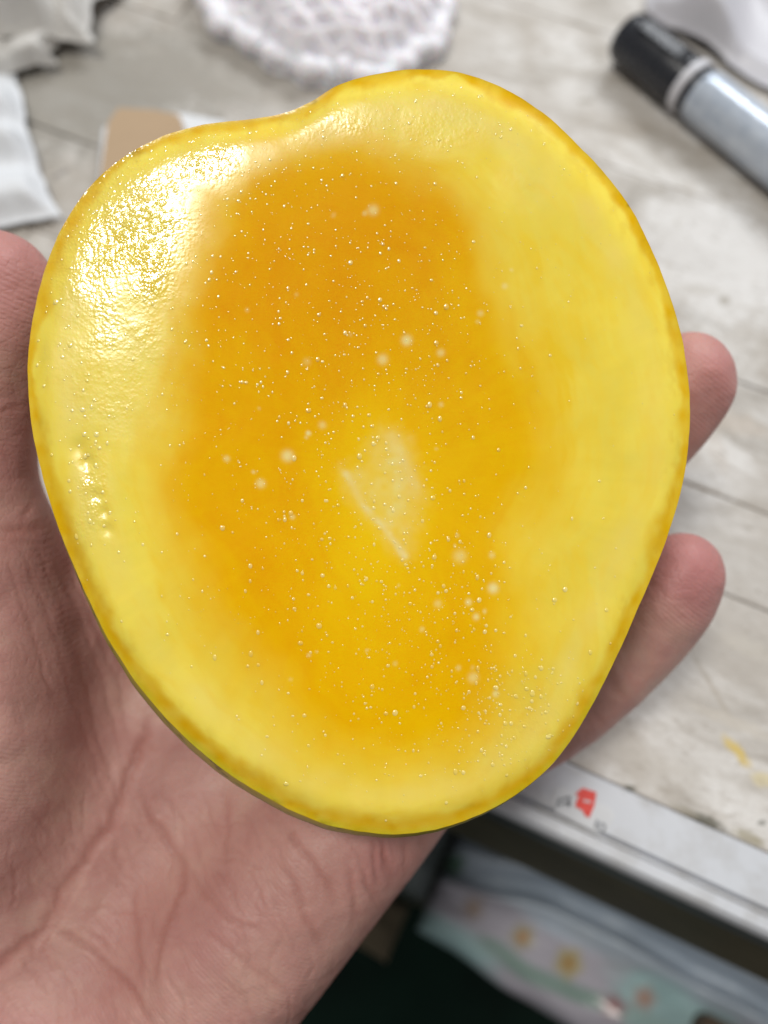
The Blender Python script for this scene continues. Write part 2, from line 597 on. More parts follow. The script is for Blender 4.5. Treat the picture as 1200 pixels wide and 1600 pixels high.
fib = ang_noise(tf * 5, 26, 40, 3)
deepm = np.clip(deepm + 0.07 * fbm(px / 60, py / 60, 3) + 0.06 * fib, 0, 1)
midlight = np.exp(-(((wx - 595) / 85) ** 2 + ((wy - 780) / 150) ** 2))
contour = ang_noise(sd / 26 + 1.2 * vnoise(px / 110, py / 110), 1.6, 3, 4)
contour2 = ang_noise(sd / 11 + 1.5 * vnoise(px / 60 + 8, py / 60), 3.5, 11, 3)
deepm = np.clip(deepm + 0.13 * contour + 0.05 * contour2, 0, 1)
inner = mid + (deep - mid) * deepm[:, None]
inner = inner + (np.array([0.84, 0.57, 0.004]) - inner) * (0.8 * midlight)[:, None]
var = fbm(px / 60, py / 60, 4)
theta_ = theta
pl = pale * (1 + 0.04 * var + 0.015 * ang_noise(tf * 9, 40, 9, 3))[:, None]
tang = sstep(0.05, 0.9, ang_noise(tf * 26 + vnoise(px / 90, py / 90), 7, 70, 4))
warm = np.exp(-(((wx - 880) / 90) ** 2 + ((wy - 620) / 260) ** 2)) * 0.40 + sstep(0.1, 0.8, fbm(px / 75 + 50, py / 110, 4)) * 0.20 + tang * 0.30 * sstep(0.35, 0.6, tf) + 0.32 * sstep(0.05, 0.8, contour) + 0.12 * contour2
pl = pl + (np.array([0.82, 0.585, 0.035]) - pl) * np.clip(warm, 0, 1)[:, None]
rgb = pl + (inner - pl) * zone[:, None]
# deeper band along the skin, of changing width; the flesh just inside it is creamier
edist = (1 - tf) * np.hypot(np.repeat(OL[None, :, 0], NR, 0).ravel() - MC[0], np.repeat(OL[None, :, 1], NR, 0).ravel() - MC[1])
edist0 = edist
bw = 22 + 11 * fbm(px / 60 + 5, py / 60, 5) + 8 * sstep(900, 1250, py)
cream = np.exp(-((edist0 - 62) / 26) ** 2) * 0.40 * (0.7 + 0.5 * vnoise(px / 40, py / 40))
rgb = rgb + (np.array([0.82, 0.66, 0.20]) - rgb) * np.clip(cream, 0, 1)[:, None]
band = sstep(bw * 1.25, bw * 0.45, edist) * (0.75 + 0.25 * vnoise(px / 18, py / 18))
rgb = rgb + (edgec - rgb) * np.clip(band, 0, 1)[:, None]
gr = 0.55 * sstep(16, 0, edist) * np.clip(sstep(850, 1180, py) * (0.75 + 0.6 * vnoise(px / 30, py / 30)), 0, 1)
rgb = rgb + (green - rgb) * gr[:, None]
# short brown-yellow flecks close to the skin
fl_ = sstep(0.15, 0.95, fbm(px / 15 + 3, py / 22, 3)) * sstep(60, 8, edist) * 0.22
rgb = rgb + (np.array([0.56, 0.28, 0.004]) - rgb) * fl_[:, None]
for (x, y, rx, ry, a) in ((428, 1258, 13, 5, .85), (489, 154, 5, 5, .8), (985, 318, 3, 3, .7), (505, 1290, 10, 4, .5), (560, 1300, 14, 3, .4), (205, 233, 16, 5, .5), (300, 1165, 9, 9, .35), (330, 1185, 14, 7, .3),
                            (150, 272, 12, 8, .35), (835, 1222, 16, 4, .4), (940, 262, 10, 8, .35), (1008, 378, 8, 14, .35), (1050, 500, 8, 16, .35), (1062, 700, 7, 22, .3), (70, 560, 9, 26, .3), (62, 660, 8, 20, .3), (740, 1262, 18, 5, .35)):
    a = a if a >= 0.5 else a * 0.45
    g = a * np.exp(-(((px - x) / rx) ** 2 + ((py - y) / ry) ** 2)) * (0.8 + 0.4 * vnoise(px / 6, py / 6))
    rgb = rgb + (np.array([0.16, 0.10, 0.01]) - rgb) * np.clip(g, 0, 1)[:, None]
# white fibrous patch in the middle
WP = [(597, 668), (632, 690), (645, 735), (660, 780), (648, 815), (640, 868), (615, 850), (580, 812), (548, 765), (536, 735), (570, 735), (583, 700)]
wsd = poly_sd(px + 6 * fbm(px / 14, py / 14, 2), py + 6 * fbm(px / 14 + 9, py / 14, 2), WP)
wp = sstep(-30, 34, wsd) * 0.72 * (0.85 + 0.25 * vnoise(px / 22 + py / 60, py / 70)) * (0.85 + 0.3 * vnoise(px / 10, py / 10))
streak = np.exp(-(line_d(px, py, [(540, 740), (566, 788), (600, 825), (632, 870)]) / (6 + 1.5 * vnoise(px / 16, py / 16))) ** 2) * 0.48 * (0.75 + 0.35 * vnoise(px / 13 + 5, py / 13))
streak = np.maximum(streak, np.exp(-(line_d(px, py, [(612, 680), (632, 720), (650, 760)]) / 11) ** 2) * 0.26)
wp = np.clip(np.maximum(wp, streak), 0, 1)
rgb = rgb + (np.array([0.80, 0.68, 0.24]) - rgb) * wp[:, None]
rgb = rgb + (np.array([0.78, 0.75, 0.52]) - rgb) * (streak * 0.7)[:, None]
# round pale specks
SPK = [(583, 325, 8, .7), (636, 528, 8, .9), (598, 558, 8, .7), (690, 548, 6, .6), (447, 711, 9, .85), (405, 755, 7, .7), (502, 662, 6, .5), (772, 920, 8, .95),
       (733, 942, 5, .8), (745, 965, 5, .8), (352, 716, 5, .6), (720, 870, 10, .5), (740, 1060, 8, .6), (480, 675, 4, .9), (775, 1085, 5, .8), (752, 487, 5, .5),
       (790, 445, 5, .5), (570, 330, 4, .5), (770, 868, 5, .5), (800, 420, 3, .5), (455, 808, 4, .6), (685, 945, 6, .45), (478, 562, 6, .3), (717, 1045, 4, .5), (660, 985, 4, .5)]
for i in range(22):
    SPK.append((rng.uniform(380, 760), rng.uniform(330, 1120), rng.uniform(2.0, 4.2), rng.uniform(.25, .6)))
for (x, y, r, a) in SPK:
    g = np.exp(-(((px - x) ** 2 + (py - y) ** 2) / r ** 2) ** 1.3) * a
    rgb = rgb + (np.array([0.82, 0.70, 0.30]) - rgb) * g[:, None]
rgb = np.clip(rgb, 0.0, 0.9)

fk = NT('mango_flesh')
col = fk.attr('flesh')
oc = fk.coord('Object')
f1 = fk.noise(oc, 1250, 2, 0.5)
f2 = fk.noise(oc, 2100, 2, 0.5)
mo = fk.noise(oc, 330, 4, 0.6)
col = fk.mix(fk.mapr(mo, 0.35, 0.7, 0.0, 0.10), col, fk.mix(1.0, col, (1.0, 0.80, 0.35), 'MULTIPLY'))
vor = fk.t.nodes.new('ShaderNodeTexVoronoi')
vor.feature = 'F1'
vor.inputs['Scale'].default_value = 1700
fk.l(oc, vor.inputs['Vector'])
vb = fk.mapr(vor.outputs['Distance'], 0.0, 0.55, 1.0, 0.0)
wet = fk.attr('wet', 'Fac')
rough_h = fk.math('ADD', fk.math('MULTIPLY', fk.mapr(f1, 0.35, 0.68, 0, 1), 0.7), fk.math('MULTIPLY', vb, fk.math('ADD', fk.math('MULTIPLY', wet, 0.7), 0.25)))
rough_h = fk.math('ADD', rough_h, fk.math('MULTIPLY', mo, 2.2))
fk.b.inputs['Coat Roughness'].default_value = 0.12
fk.l(fk.mapr(wet, 0.45, 0.95, 0.0, 0.5), fk.b.inputs['Coat Weight'])
hgt = fk.math('MULTIPLY', rough_h, fk.math('ADD', fk.math('MULTIPLY', fk.math('MULTIPLY', wet, wet), 0.62), 0.03))
nb = fk.bump(hgt, 0.6, 0.00022)
fk.set(Base_Color=col, Normal=nb, Roughness=fk.mapr(wet, 0.1, 0.8, 0.40, 0.13), Subsurface_Weight=0.35, Subsurface_Scale=0.0025,
       Coat_Normal=fk.bump(hgt, 0.5, 0.00022),
       Subsurface_Radius=(1.0, 0.7, 0.15), Specular_IOR_Level=fk.mapr(wet, 0.10, 0.75, 0.04, 0.95))

mango = thing('mango_half', 'halved yellow mango with wet cut face lying in the open hand', 'mango', tuple(c2w(cp(570, 720, DM + 32))))
Fq = grid_faces(NA, NR, True)[:, ::-1]
cv = FV.reshape(NR, NA, 3)[0].mean(0)
FVx = np.r_[FV, cv[None]]
tris = np.array([(len(FV), i, (i + 1) % NA, (i + 1) % NA) for i in range(NA)])
flesh = mesh('flesh', FVx, Fq[:, ::-1], fk.m)
bmf = bmesh.new(); bmf.from_mesh(flesh.data)
bmf.verts.ensure_lookup_table()
for i in range(NA):
    try: bmf.faces.new((bmf.verts[len(FV)], bmf.verts[(i + 1) % NA], bmf.verts[i])).smooth = True
    except ValueError: pass
bmesh.ops.recalc_face_normals(bmf, faces=bmf.faces)
bmf.faces.ensure_lookup_table()
_to = Vector(CAM) - bmf.faces[100].calc_center_median()
if bmf.faces[100].normal.dot(_to) < 0: bmesh.ops.reverse_faces(bmf, faces=bmf.faces)
bmf.to_mesh(flesh.data); bmf.free()
color_attr(flesh, 'flesh', np.r_[rgb, rgb[:1]])
# where juice stands on the surface (upper left shoulder, pits, lower right): wetter and more grainy
wetm = np.zeros_like(px)
for (x, y, rx, ry, a) in ((200, 340, 140, 190, 1.0), (320, 240, 140, 65, 0.85), (500, 200, 120, 60, 0.7), (180, 540, 120, 170, 0.55), (145, 760, 40, 90, 0.8), (780, 1120, 130, 70, 0.6), (690, 950, 90, 110, 0.25), (680, 190, 160, 60, 0.45), (820, 270, 90, 80, 0.22), (600, 760, 90, 130, 0.3)):
    wetm = np.maximum(wetm, a * np.exp(-(((wx - x) / rx) ** 2 + ((wy - y) / ry) ** 2)))
wetm = np.clip(wetm * (1 + 0.22 * fbm(px / 40 + 11, py / 40, 3)), 0.05, 1)
wetm = np.maximum(wetm * (1 - 0.75 * zone), 0.05)
float_attr(flesh, 'wet', np.r_[wetm, wetm[:1]])
under(flesh, mango)

# ---- skin: thin shell round the back
NS = 56
DEP = 31.0
dirv = (OL - MC); dirn = dirv / np.linalg.norm(dirv, axis=1)[:, None]
wgt = np.clip(dirn @ np.array([-0.50, 0.866]), 0, 1) ** 0.8
bul = 0.10 + 0.255 * wgt ** 1.6


def skin_ring(s):
    r = np.cos(s) ** 0.80 if s < math.pi / 2 - 1e-6 else 0.0
    k = r * (1 + bul * math.sin(s))
    z = 0.55 + DEP * math.sin(s) ** 1.0
    return k, z


SV = []
smax = math.pi / 2
for j in range(NS):
    s = smax * (j / (NS - 1)) ** 1.2
    if j == NS - 1: s = smax * 0.998
    k, z = skin_ring(s)
    q = MC + dirv * (k * (1.0015 if j == 0 else 1.003))[:, None]
    edge = face_height(OL[:, 0], OL[:, 1], np.ones(NA))      # follow the cut edge at the front
    zz = DM + z - edge * max(0, 1 - j / 14)
    SV.append(np.stack([(q[:, 0] - 600) / FPX * DM, (800 - q[:, 1]) / FPX * DM, zz], 1))
# front lip: turn in a hair
lip = MC + dirv * 0.9985
edge = face_height(OL[:, 0], OL[:, 1], np.ones(NA))
SV.insert(0, np.stack([(lip[:, 0] - 600) / FPX * DM, (800 - lip[:, 1]) / FPX * DM, DM + 0.10 - edge], 1))
SV = np.concatenate(SV)
sk = NT('mango_skin')
so = sk.coord('Object')
sn = sk.noise(so, 55, 4, 0.6)
sn2 = sk.noise(so, 260, 3, 0.6)
spk = sk.noise(so, 700, 2, 0.5)
geo = sk.t.nodes.new('ShaderNodeAttribute'); geo.attribute_name = 'greenness'
base = sk.mix(geo.outputs['Fac'], (0.60, 0.42, 0.02), (0.33, 0.31, 0.085))
base = sk.mix(sk.mapr(sn, 0.45, 0.65, 0, 0.5), base, (0.30, 0.27, 0.03))
base = sk.mix(sk.mapr(sn2, 0.60, 0.70, 0, 0.8), base, (0.10, 0.08, 0.03))
base = sk.mix(sk.mapr(spk, 0.66, 0.72, 0, 0.5), base, (0.45, 0.42, 0.18))
sk.set(Base_Color=base, Roughness=0.38)
sk.set(Normal=sk.bump(spk, 0.2, 0.0003))
skin_o = mesh('skin', c2w(SV), grid_faces(NA, NS + 1, True), sk.m)
gw = np.clip(dirn @ np.array([-0.45, 0.89]) * 1.4 + 0.15, 0, 1)
float_attr(skin_o, 'greenness', np.concatenate([gw * min(1.0, 0.25 + j / 12) for j in range(NS + 1)]))
under(skin_o, mango)

# ---- juice beads and fibre ends standing on the cut face
bk = NT('mango_juice_beads')
bk.set(Base_Color=bk.attr('flesh'), Roughness=0.12, Specular_IOR_Level=1.0)
bmi = bmesh.new()
bmesh.ops.create_icosphere(bmi, subdivisions=2, radius=1.0)
iv = np.array([v.co[:] for v in bmi.verts])
itri = np.array([[v.index for v in f.verts] for f in bmi.faces])
bmi.free()


BV, BF, BC = [], [], []
rgbg = rgb.reshape(NR, NA, 3)
nb_ = 0
cl = [((210, 340), (110, 120), 150, .9), ((330, 250), (110, 45), 120, .8), ((240, 480), (90, 110), 130, .8), ((470, 420), (140, 150), 190, .7),
      ((560, 190), (130, 45), 110, .7), ((620, 520), (90, 110), 190, .9), ((440, 780), (130, 150), 190, .9), ((590, 740), (90, 120), 130, 1.0),
      ((700, 940), (70, 90), 140, 1.15), ((620, 1010), (170, 110), 190, .85), ((790, 1100), (80, 50), 170, .9), ((720, 1190), (140, 40), 90, .8),
      ((140, 740), (20, 60), 26, 1.6), ((100, 480), (30, 90), 40, 1.1), ((720, 220), (120, 50), 70, .6), ((860, 330), (80, 90), 50, .55), ((560, 640), (220, 280), 260, .6)]
cl += [((c0[0], c0[1]), (sg[0] * 1.1, sg[1] * 1.1), int(n * 1.3), sc * 0.55) for c0, sg, n, sc in cl]
for (c0, sg, n, sc) in cl:
    for i in range(n):
        x, y = rng.normal(c0[0], sg[0]), rng.normal(c0[1], sg[1])
        dx, dy = x - MC[0], y - MC[1]
        ai = np.argmax(dirn @ np.array([dx, dy]))
        t_ = math.hypot(dx, dy) / np.linalg.norm(dirv[ai])
        if t_ > 0.975: continue
        r = min(0.19 * sc * math.exp(rng.normal(0, 0.42)), 0.42)
        h = float(face_height(np.array([x]), np.array([y]), np.array([t_]))[0])
        if rng.random() < 0.30: continue
        p = np.array([(x - 600) / FPX * DM, (800 - y) / FPX * DM, DM - h + 0.10 * r])
        st = np.array([1 + rng.uniform(-.2, .2), 1 + rng.uniform(-.2, .35), 0.22]) * r
        BV.append(p + iv * st)
        BF.append(itri + nb_)
        pale_k = rng.uniform(0.15, 0.6)
        cb = rgbg[min(int(np.searchsorted(tt, t_)), NR - 1), ai] * (1 - pale_k) + np.array([0.88, 0.74, 0.30]) * pale_k
        BC.append(np.repeat(cb[None], len(iv), 0))
        nb_ += len(iv)
beads = mesh('juice_beads', c2w(np.concatenate(BV)), np.concatenate(BF)[:, ::-1], bk.m)
color_attr(beads, 'flesh', np.concatenate(BC))
tag(beads, None, None, kind='stuff')
under(beads, mango)


# ------------------------------------------------------------------ hand (one continuous surface)
def nets(F, org, h):
    """naive surface nets; F < 0 inside"""
    S = F < 0
    nx, ny, nz = F.shape
    acc = np.zeros((nx - 1, ny - 1, nz - 1, 3), np.float32)
    cnt = np.zeros((nx - 1, ny - 1, nz - 1), np.float32)
    cr = [(a, b, c) for a in (0, 1) for b in (0, 1) for c in (0, 1)]
    sl = lambda o: tuple(slice(o[k], o[k] + F.shape[k] - 1) for k in range(3))
    for a in cr:
        for ax in range(3):
            if a[ax] == 1: continue
            b = list(a); b[ax] = 1; b = tuple(b)
            fa, fb = F[sl(a)], F[sl(b)]
            m = S[sl(a)] != S[sl(b)]
            t = np.where(m, fa / np.where(m, fa - fb, 1), 0).astype(np.float32)
            for k in range(3):
                acc[..., k] += m * ((a[k] + t) if k == ax else a[k])
            cnt += m
    on = cnt > 0
    idx = -np.ones(on.shape, np.int64)
    idx[on] = np.arange(on.sum())
    ijk = np.argwhere(on)
    V = (ijk + acc[on] / cnt[on][:, None]) * h + org
    Q = []
    for ax in range(3):
        o1, o2 = [(1, 2), (2, 0), (0, 1)][ax]
        s0 = [slice(None)] * 3; s1 = [slice(None)] * 3
        s0[ax] = slice(0, -1); s1[ax] = slice(1, None)
        ch = S[tuple(s0)] != S[tuple(s1)]
        e = np.argwhere(ch)
        ok = (e[:, o1] > 0) & (e[:, o2] > 0) & (e[:, o1] < on.shape[o1]) & (e[:, o2] < on.shape[o2])
        e = e[ok]
        inside = S[tuple(e.T)]
        def at(d1, d2):
            q = e.copy(); q[:, o1] -= d1; q[:, o2] -= d2
            return idx[tuple(q.T)]
        quad = np.stack([at(0, 0), at(1, 0), at(1, 1), at(0, 1)], 1)
        quad[~inside] = quad[~inside][:, ::-1]
        Q.append(quad)
    Q = np.concatenate(Q)
    Q = Q[(Q >= 0).all(1)]
    return V, Q


HG = 0.8
lo_ = np.array([-150.0, -165.0, 138.0]); hi_ = np.array([72.0, 62.0, 212.0])
gx = np.arange(lo_[0], hi_[0], HG, dtype=np.float32)
gy = np.arange(lo_[1], hi_[1], HG, dtype=np.float32)
gz = np.arange(lo_[2], hi_[2], HG, dtype=np.float32)
X, Y, Z = gx[:, None, None], gy[None, :, None], gz[None, None, :]


def add_caps(F, a, b, ra, rb, k, m=14.0):
    """smooth-union a tapered capsule into the field F, only near the capsule"""
    a = np.asarray(a, np.float32); b = np.asarray(b, np.float32)
    R_ = max(ra, rb) + m
    i0 = np.maximum(((np.minimum(a, b) - R_ - lo_) / HG).astype(int), 0)
    i1 = np.minimum(((np.maximum(a, b) + R_ - lo_) / HG).astype(int) + 2, F.shape)
    if (i1 <= i0).any(): return
    x, y, z = gx[i0[0]:i1[0], None, None], gy[None, i0[1]:i1[1], None], gz[None, None, i0[2]:i1[2]]
    ba = b - a
    t = np.clip(((x - a[0]) * ba[0] + (y - a[1]) * ba[1] + (z - a[2]) * ba[2]) / np.float32(ba @ ba), 0, 1)
    d = np.sqrt((x - a[0] - t * ba[0]) ** 2 + (y - a[1] - t * ba[1]) ** 2 + (z - a[2] - t * ba[2]) ** 2) - (ra + (rb - ra) * t)
    sl = tuple(slice(p, q) for p, q in zip(i0, i1))
    F[sl] = smin(F[sl], d.astype(np.float32), k)


def field():
    return np.full((len(gx), len(gy), len(gz)), 40.0, np.float32)


def smin(a, b, k):
    h = np.clip(0.5 + 0.5 * (b - a) / k, 0, 1)
    return (b + (a - b) * h - k * h * (1 - h)).astype(np.float32)


def chain(pts, k=2.5):
    if len(pts) > 3:
        q = np.array(pts, float); n_ = len(q)
        e = np.vstack([2 * q[0] - q[1], q, 2 * q[-1] - q[-2]])
        out = []
        for i in range(1, n_):
            p0, p1, p2, p3 = e[i - 1], e[i], e[i + 1], e[i + 2]
            for t in (0.0, 0.34, 0.67):
                out.append(0.5 * (2 * p1 + (p2 - p0) * t + (2 * p0 - 5 * p1 + 4 * p2 - p3) * t * t + (3 * p1 - p0 - 3 * p2 + p3) * t ** 3))
        pts = out + [q[-1]]
        k = min(k, 1.0)
    f = field()
    for (p, q) in zip(pts[:-1], pts[1:]):
        add_caps(f, cp(*p[:3]), cp(*q[:3]), p[3], q[3], k)
    return f


palm = field()
for a, b, ra, rb in (((-90, 1420, 179), (260, 850, 187), 14, 11), ((0, 1520, 180), (400, 950, 188), 14, 11), ((100, 1600, 180), (520, 1060, 187), 14, 11), ((180, 1690, 178), (640, 1185, 183), 14, 10.5)):
    add_caps(palm, cp(*a), cp(*b), ra, rb, 9, 20)
hypo = chain([(606, 1226, 175, 12.2), (543, 1293, 172.5, 13.6), (452, 1396, 172, 14.8), (352, 1512, 172.5, 15.8), (190, 1700, 176, 16)], 5)
palm = smin(palm, hypo, 9)
then_ = chain([(-190, 1440, 178, 18), (-80, 1250, 171, 20.5), (-25, 1040, 168, 17.5), (-40, 870, 166, 13.5)], 6)
palm = smin(palm, then_, 9)
add_caps(palm, cp(20, 960, 176), cp(220, 900, 184), 9, 10, 8, 20)
fore = field()
add_caps(fore, cp(-70, 1500, 184), cp(-420, 1900, 190), 20, 23, 12, 26)
add_caps(fore, cp(130, 1670, 184), cp(-230, 2080, 190), 20, 23, 12, 26)
palm = smin(palm, fore, 14)
FING = {
    'thumb': [(-40, 870, 166, 13.5), (-52, 760, 164, 11.6), (-48, 640, 162, 10.9), (-30, 540, 160.5, 10.8), (-8, 455, 159.5, 10.0)],
    'pinky': [(640, 1188, 183, 10), (760, 1165, 184, 8.9), (856, 1122, 182, 8.1), (932, 1066, 178.5, 7.7), (996, 1001, 174, 7.9), (1042, 942, 171, 7.9), (1066, 897, 169, 7.4)],
    'ring': [(520, 1060, 187, 10.5), (690, 925, 189, 9.3), (800, 850, 188, 9.0), (930, 762, 182.5, 8.5), (1012, 682, 176, 8.3), (1056, 626, 171.5, 8.3), (1077, 589, 169, 7.9)],
    'middle': [(400, 950, 188, 11), (530, 800, 191, 9.7), (640, 690, 190.5, 9.3), (770, 560, 186, 8.9), (830, 450, 180, 8.3)],
    'index': [(260, 850, 187, 11), (350, 700, 191, 9.6), (430, 580, 190, 9.2), (530, 440, 186, 8.8), (590, 330, 180, 8.2)],
}
fing = None
for nme, ch_ in FING.items():
    f = chain(ch_, 2.0)
    fing = f if fing is None else smin(fing, f, 1.2)
hand_f = smin(palm, fing, 5)
del palm, fing, hypo, then_, fore

# press the mango into the palm: where the fruit is, the hand gives way
Zr = np.maximum(Z - DM, 0.0)
ss = np.arcsin(np.clip(Zr / DEP, 0, 0.999))
cxm, cym = (MC[0] - 600) / FPX * DM, (800 - MC[1]) / FPX * DM
ang = np.arctan2(Y - cym, X - cxm)[..., 0]
oa = np.arctan2(-(OL[:, 1] - MC[1]), OL[:, 0] - MC[0])
od = np.argsort(oa)
rad0 = np.interp(ang, oa[od], (np.linalg.norm(dirv, axis=1) * DM / FPX)[od], period=2 * math.pi)
bu0 = np.interp(ang, oa[od], bul[od], period=2 * math.pi)
rr = np.sqrt((X - cxm) ** 2 + (Y - cym) ** 2)
rl = rad0[..., None] * np.cos(ss) ** 0.8 * (1 + bu0[..., None] * np.sin(ss))
mf = np.minimum((rr - rl) * 0.75, 9.0)
mf = np.maximum(mf, (Z - DM - DEP)).astype(np.float32) - 0.25
hand_f = -smin(-hand_f, mf, 1.6)
hand_f[[0, -1], :, :] = 5; hand_f[:, [0, -1], :] = 5; hand_f[:, :, [0, -1]] = 5
HV, HQ = nets(hand_f, lo_, HG)
del hand_f, mf, rr, rl, ss
# keep the largest piece: drop small islands by connected vertex labels
lab = np.arange(len(HV))
for _ in range(400):
    mn = lab[HQ].min(1)
    new = lab.copy()
    for k in range(4): np.minimum.at(new, HQ[:, k], mn)
    new = new[new]
    if (new == lab).all(): break
    lab = new
u_, cn_ = np.unique(lab, return_counts=True)
keep = lab == u_[np.argmax(cn_)]
HQ = HQ[keep[HQ].all(1)]
rem = -np.ones(len(HV), int); rem[keep] = np.arange(keep.sum())
HV = HV[keep]; HQ = rem[HQ]
# relax
for it in range(4):
    s_ = np.zeros_like(HV); c_ = np.zeros(len(HV))
    for k in range(4):
        np.add.at(s_, HQ[:, k], HV[HQ[:, (k + 1) % 4]]); np.add.at(s_, HQ[:, k], HV[HQ[:, (k - 1) % 4]])
        np.add.at(c_, HQ[:, k], 2)
    HV = HV * 0.5 + 0.5 * s_ / np.maximum(c_, 1)[:, None]
tmp = mesh('hand_tmp', HV, HQ)
ssm = tmp.modifiers.new('s', 'SUBSURF')
ssm.levels = 1; ssm.render_levels = 1
dg = bpy.context.evaluated_depsgraph_get()
em = bpy.data.meshes.new_from_object(tmp.evaluated_get(dg))
bpy.data.objects.remove(tmp)
nv = len(em.vertices)
P = np.empty(nv * 3, np.float32); em.vertices.foreach_get('co', P); P = P.reshape(-1, 3).astype(float)
N = np.empty(nv * 3, np.float32); em.vertices.foreach_get('normal', N); N = N.reshape(-1, 3).astype(float)
if (N * (P - P.mean(0))).sum() < 0:
    em.flip_normals(); N = -N
hx = 600 + P[:, 0] / P[:, 2] * FPX
hy = 800 - P[:, 1] / P[:, 2] * FPX
front = sstep(0.0, 0.5, -(N[:, 2] + 0.25 * 0))
CRE = [  # polyline in photo pixels, half width px, depth mm, redness
    ([(238, 1110), (215, 1185), (187, 1250), (172, 1288), (140, 1326), (120, 1367), (96, 1396), (85, 1425), (67, 1454), (35, 1477), (0, 1512), (-60, 1570)], 8, 0.95, 1.0),
    ([(165, 1300), (125, 1372), (92, 1440), (60, 1500)], 4, 0.25, .4),
    ([(70, 1452), (52, 1478), (44, 1512)], 5, 0.35, .5),
    ([(222, 1240), (242, 1285), (265, 1320), (286, 1349), (280, 1396), (257, 1460), (242, 1512), (238, 1550)], 6, 0.45, .6),
    ([(286, 1349), (320, 1395), (350, 1431), (410, 1465)], 5, 0.35, .4),
    ([(79, 1448), (125, 1472), (163, 1504), (201, 1542), (222, 1577), (240, 1605)], 5.5, 0.5, .7),
    ([(204, 1378), (210, 1437), (216, 1512), (204, 1539)], 6, 0.35, .5),
    ([(175, 1300), (188, 1362), (206, 1385)], 5, 0.3, .4),
    ([(125, 1454), (155, 1466), (181, 1492)], 4.5, 0.35, .5),
    ([(440, 1285), (482, 1341), (510, 1380), (524, 1415)], 6, 0.5, .6),
    ([(430, 1340), (461, 1390), (489, 1453), (510, 1491)], 6, 0.45, .5),
    ([(541, 1345), (550, 1400), (559, 1446)], 5, 0.4, .5),
    ([(560, 1345), (575, 1380), (597, 1415)], 4.5, 0.35, .5),
    ([(578, 1300), (585, 1345), (594, 1385)], 4.5, 0.45, .5),
    ([(590, 1300), (604, 1345), (613, 1372)], 5.5, 0.7, 1.0),
    ([(632, 1305), (637, 1340), (636, 1362)], 4.5, 0.35, .4),
    ([(658, 1300), (668, 1338)], 4.5, 0.35, .4),
    ([(420, 1395), (440, 1440), (458, 1470)], 4, 0.25, .3),
    ([(310, 1365), (356, 1432), (408, 1460)], 4.5, 0.3, .3),
    ([(314, 1446), (370, 1495), (415, 1526), (450, 1551)], 5, 0.35, .4),
    ([(340, 1530), (380, 1562), (400, 1600)], 4, 0.25, .3),
    ([(400, 1500), (440, 1540), (452, 1565)], 4, 0.2, .3),
    ([(352, 1230), (357, 1290), (354, 1360)], 5, 0.35, .4),
    ([(318, 1240), (336, 1290), (352, 1318)], 4, 0.25, .3),
    ([(310, 1288), (345, 1290), (385, 1288)], 3, 0.15, .3),
    ([(120, 1425), (165, 1420), (195, 1424), (245, 1420)], 3, 0.15, .3),
    ([(-20, 828), (20, 830), (52, 826), (85, 812)], 7, 0.7, .6),
    ([(-20, 842), (20, 846), (70, 850)], 4, 0.25, .3),
    ([(-20, 650), (20, 642), (60, 630)], 5, 0.35, .3),
    ([(55, 845), (95, 940), (138, 1080), (165, 1190), (186, 1262)], 4, 0.28, .2),
    ([(80, 870), (125, 960), (165, 1080), (195, 1200)], 4, 0.28, .2),
    ([(30, 850), (75, 960), (112, 1080), (150, 1200), (170, 1260)], 3.5, 0.22, .2),
    ([(10, 870), (50, 980), (85, 1100)], 3.5, 0.2, .2),
    ([(100, 880), (150, 985), (190, 1080), (205, 1170)], 4, 0.26, .2),
    ([(60, 760), (40, 800), (35, 826)], 5, 0.4, .5),
    ([(948, 1052), (968, 1080), (992, 1098)], 6, 0.5, .5),
    ([(918, 1108), (940, 1124), (955, 1138)], 4, 0.22, .3),
    ([(1050, 950), (1062, 965), (1085, 972)], 3.5, 0.18, .3),
    ([(1078, 700), (1095, 712)], 4, 0.2, .2),
]
for i in range(150):
    x, y = rng.uniform(0, 600), rng.uniform(1230, 1610)
    a = math.radians(rng.normal(58, 20)); ln = rng.uniform(18, 60)
    CRE.append(([(x, y), (x + ln * math.cos(a) + rng.normal(0, 4), y + ln * math.sin(a)), (x + 1.8 * ln * math.cos(a + .15), y + 1.8 * ln * math.sin(a + .15))], rng.uniform(2.2, 3.8), rng.uniform(0.07, 0.24), .2))
for i in range(60):
    x, y = rng.uniform(-10, 190), rng.uniform(840, 1240)
    a = math.radians(rng.normal(70, 8)); ln = rng.uniform(30, 90)
    CRE.append(([(x, y), (x + ln * math.cos(a), y + ln * math.sin(a))], rng.uniform(2.2, 3.4), rng.uniform(0.05, 0.13), .1))
disp = np.zeros(nv); cre = np.zeros(nv)
vis = np.where((front > 0) & (hx > -120) & (hx < 1200) & (hy > 300) & (hy < 1700))[0]
wxh = hx + 4 * vnoise(hx / 22, hy / 22) + 1.6 * vnoise(hx / 7, hy / 7)
wyh = hy + 4 * vnoise(hx / 22 + 40, hy / 22) + 1.6 * vnoise(hx / 7 + 40, hy / 7)
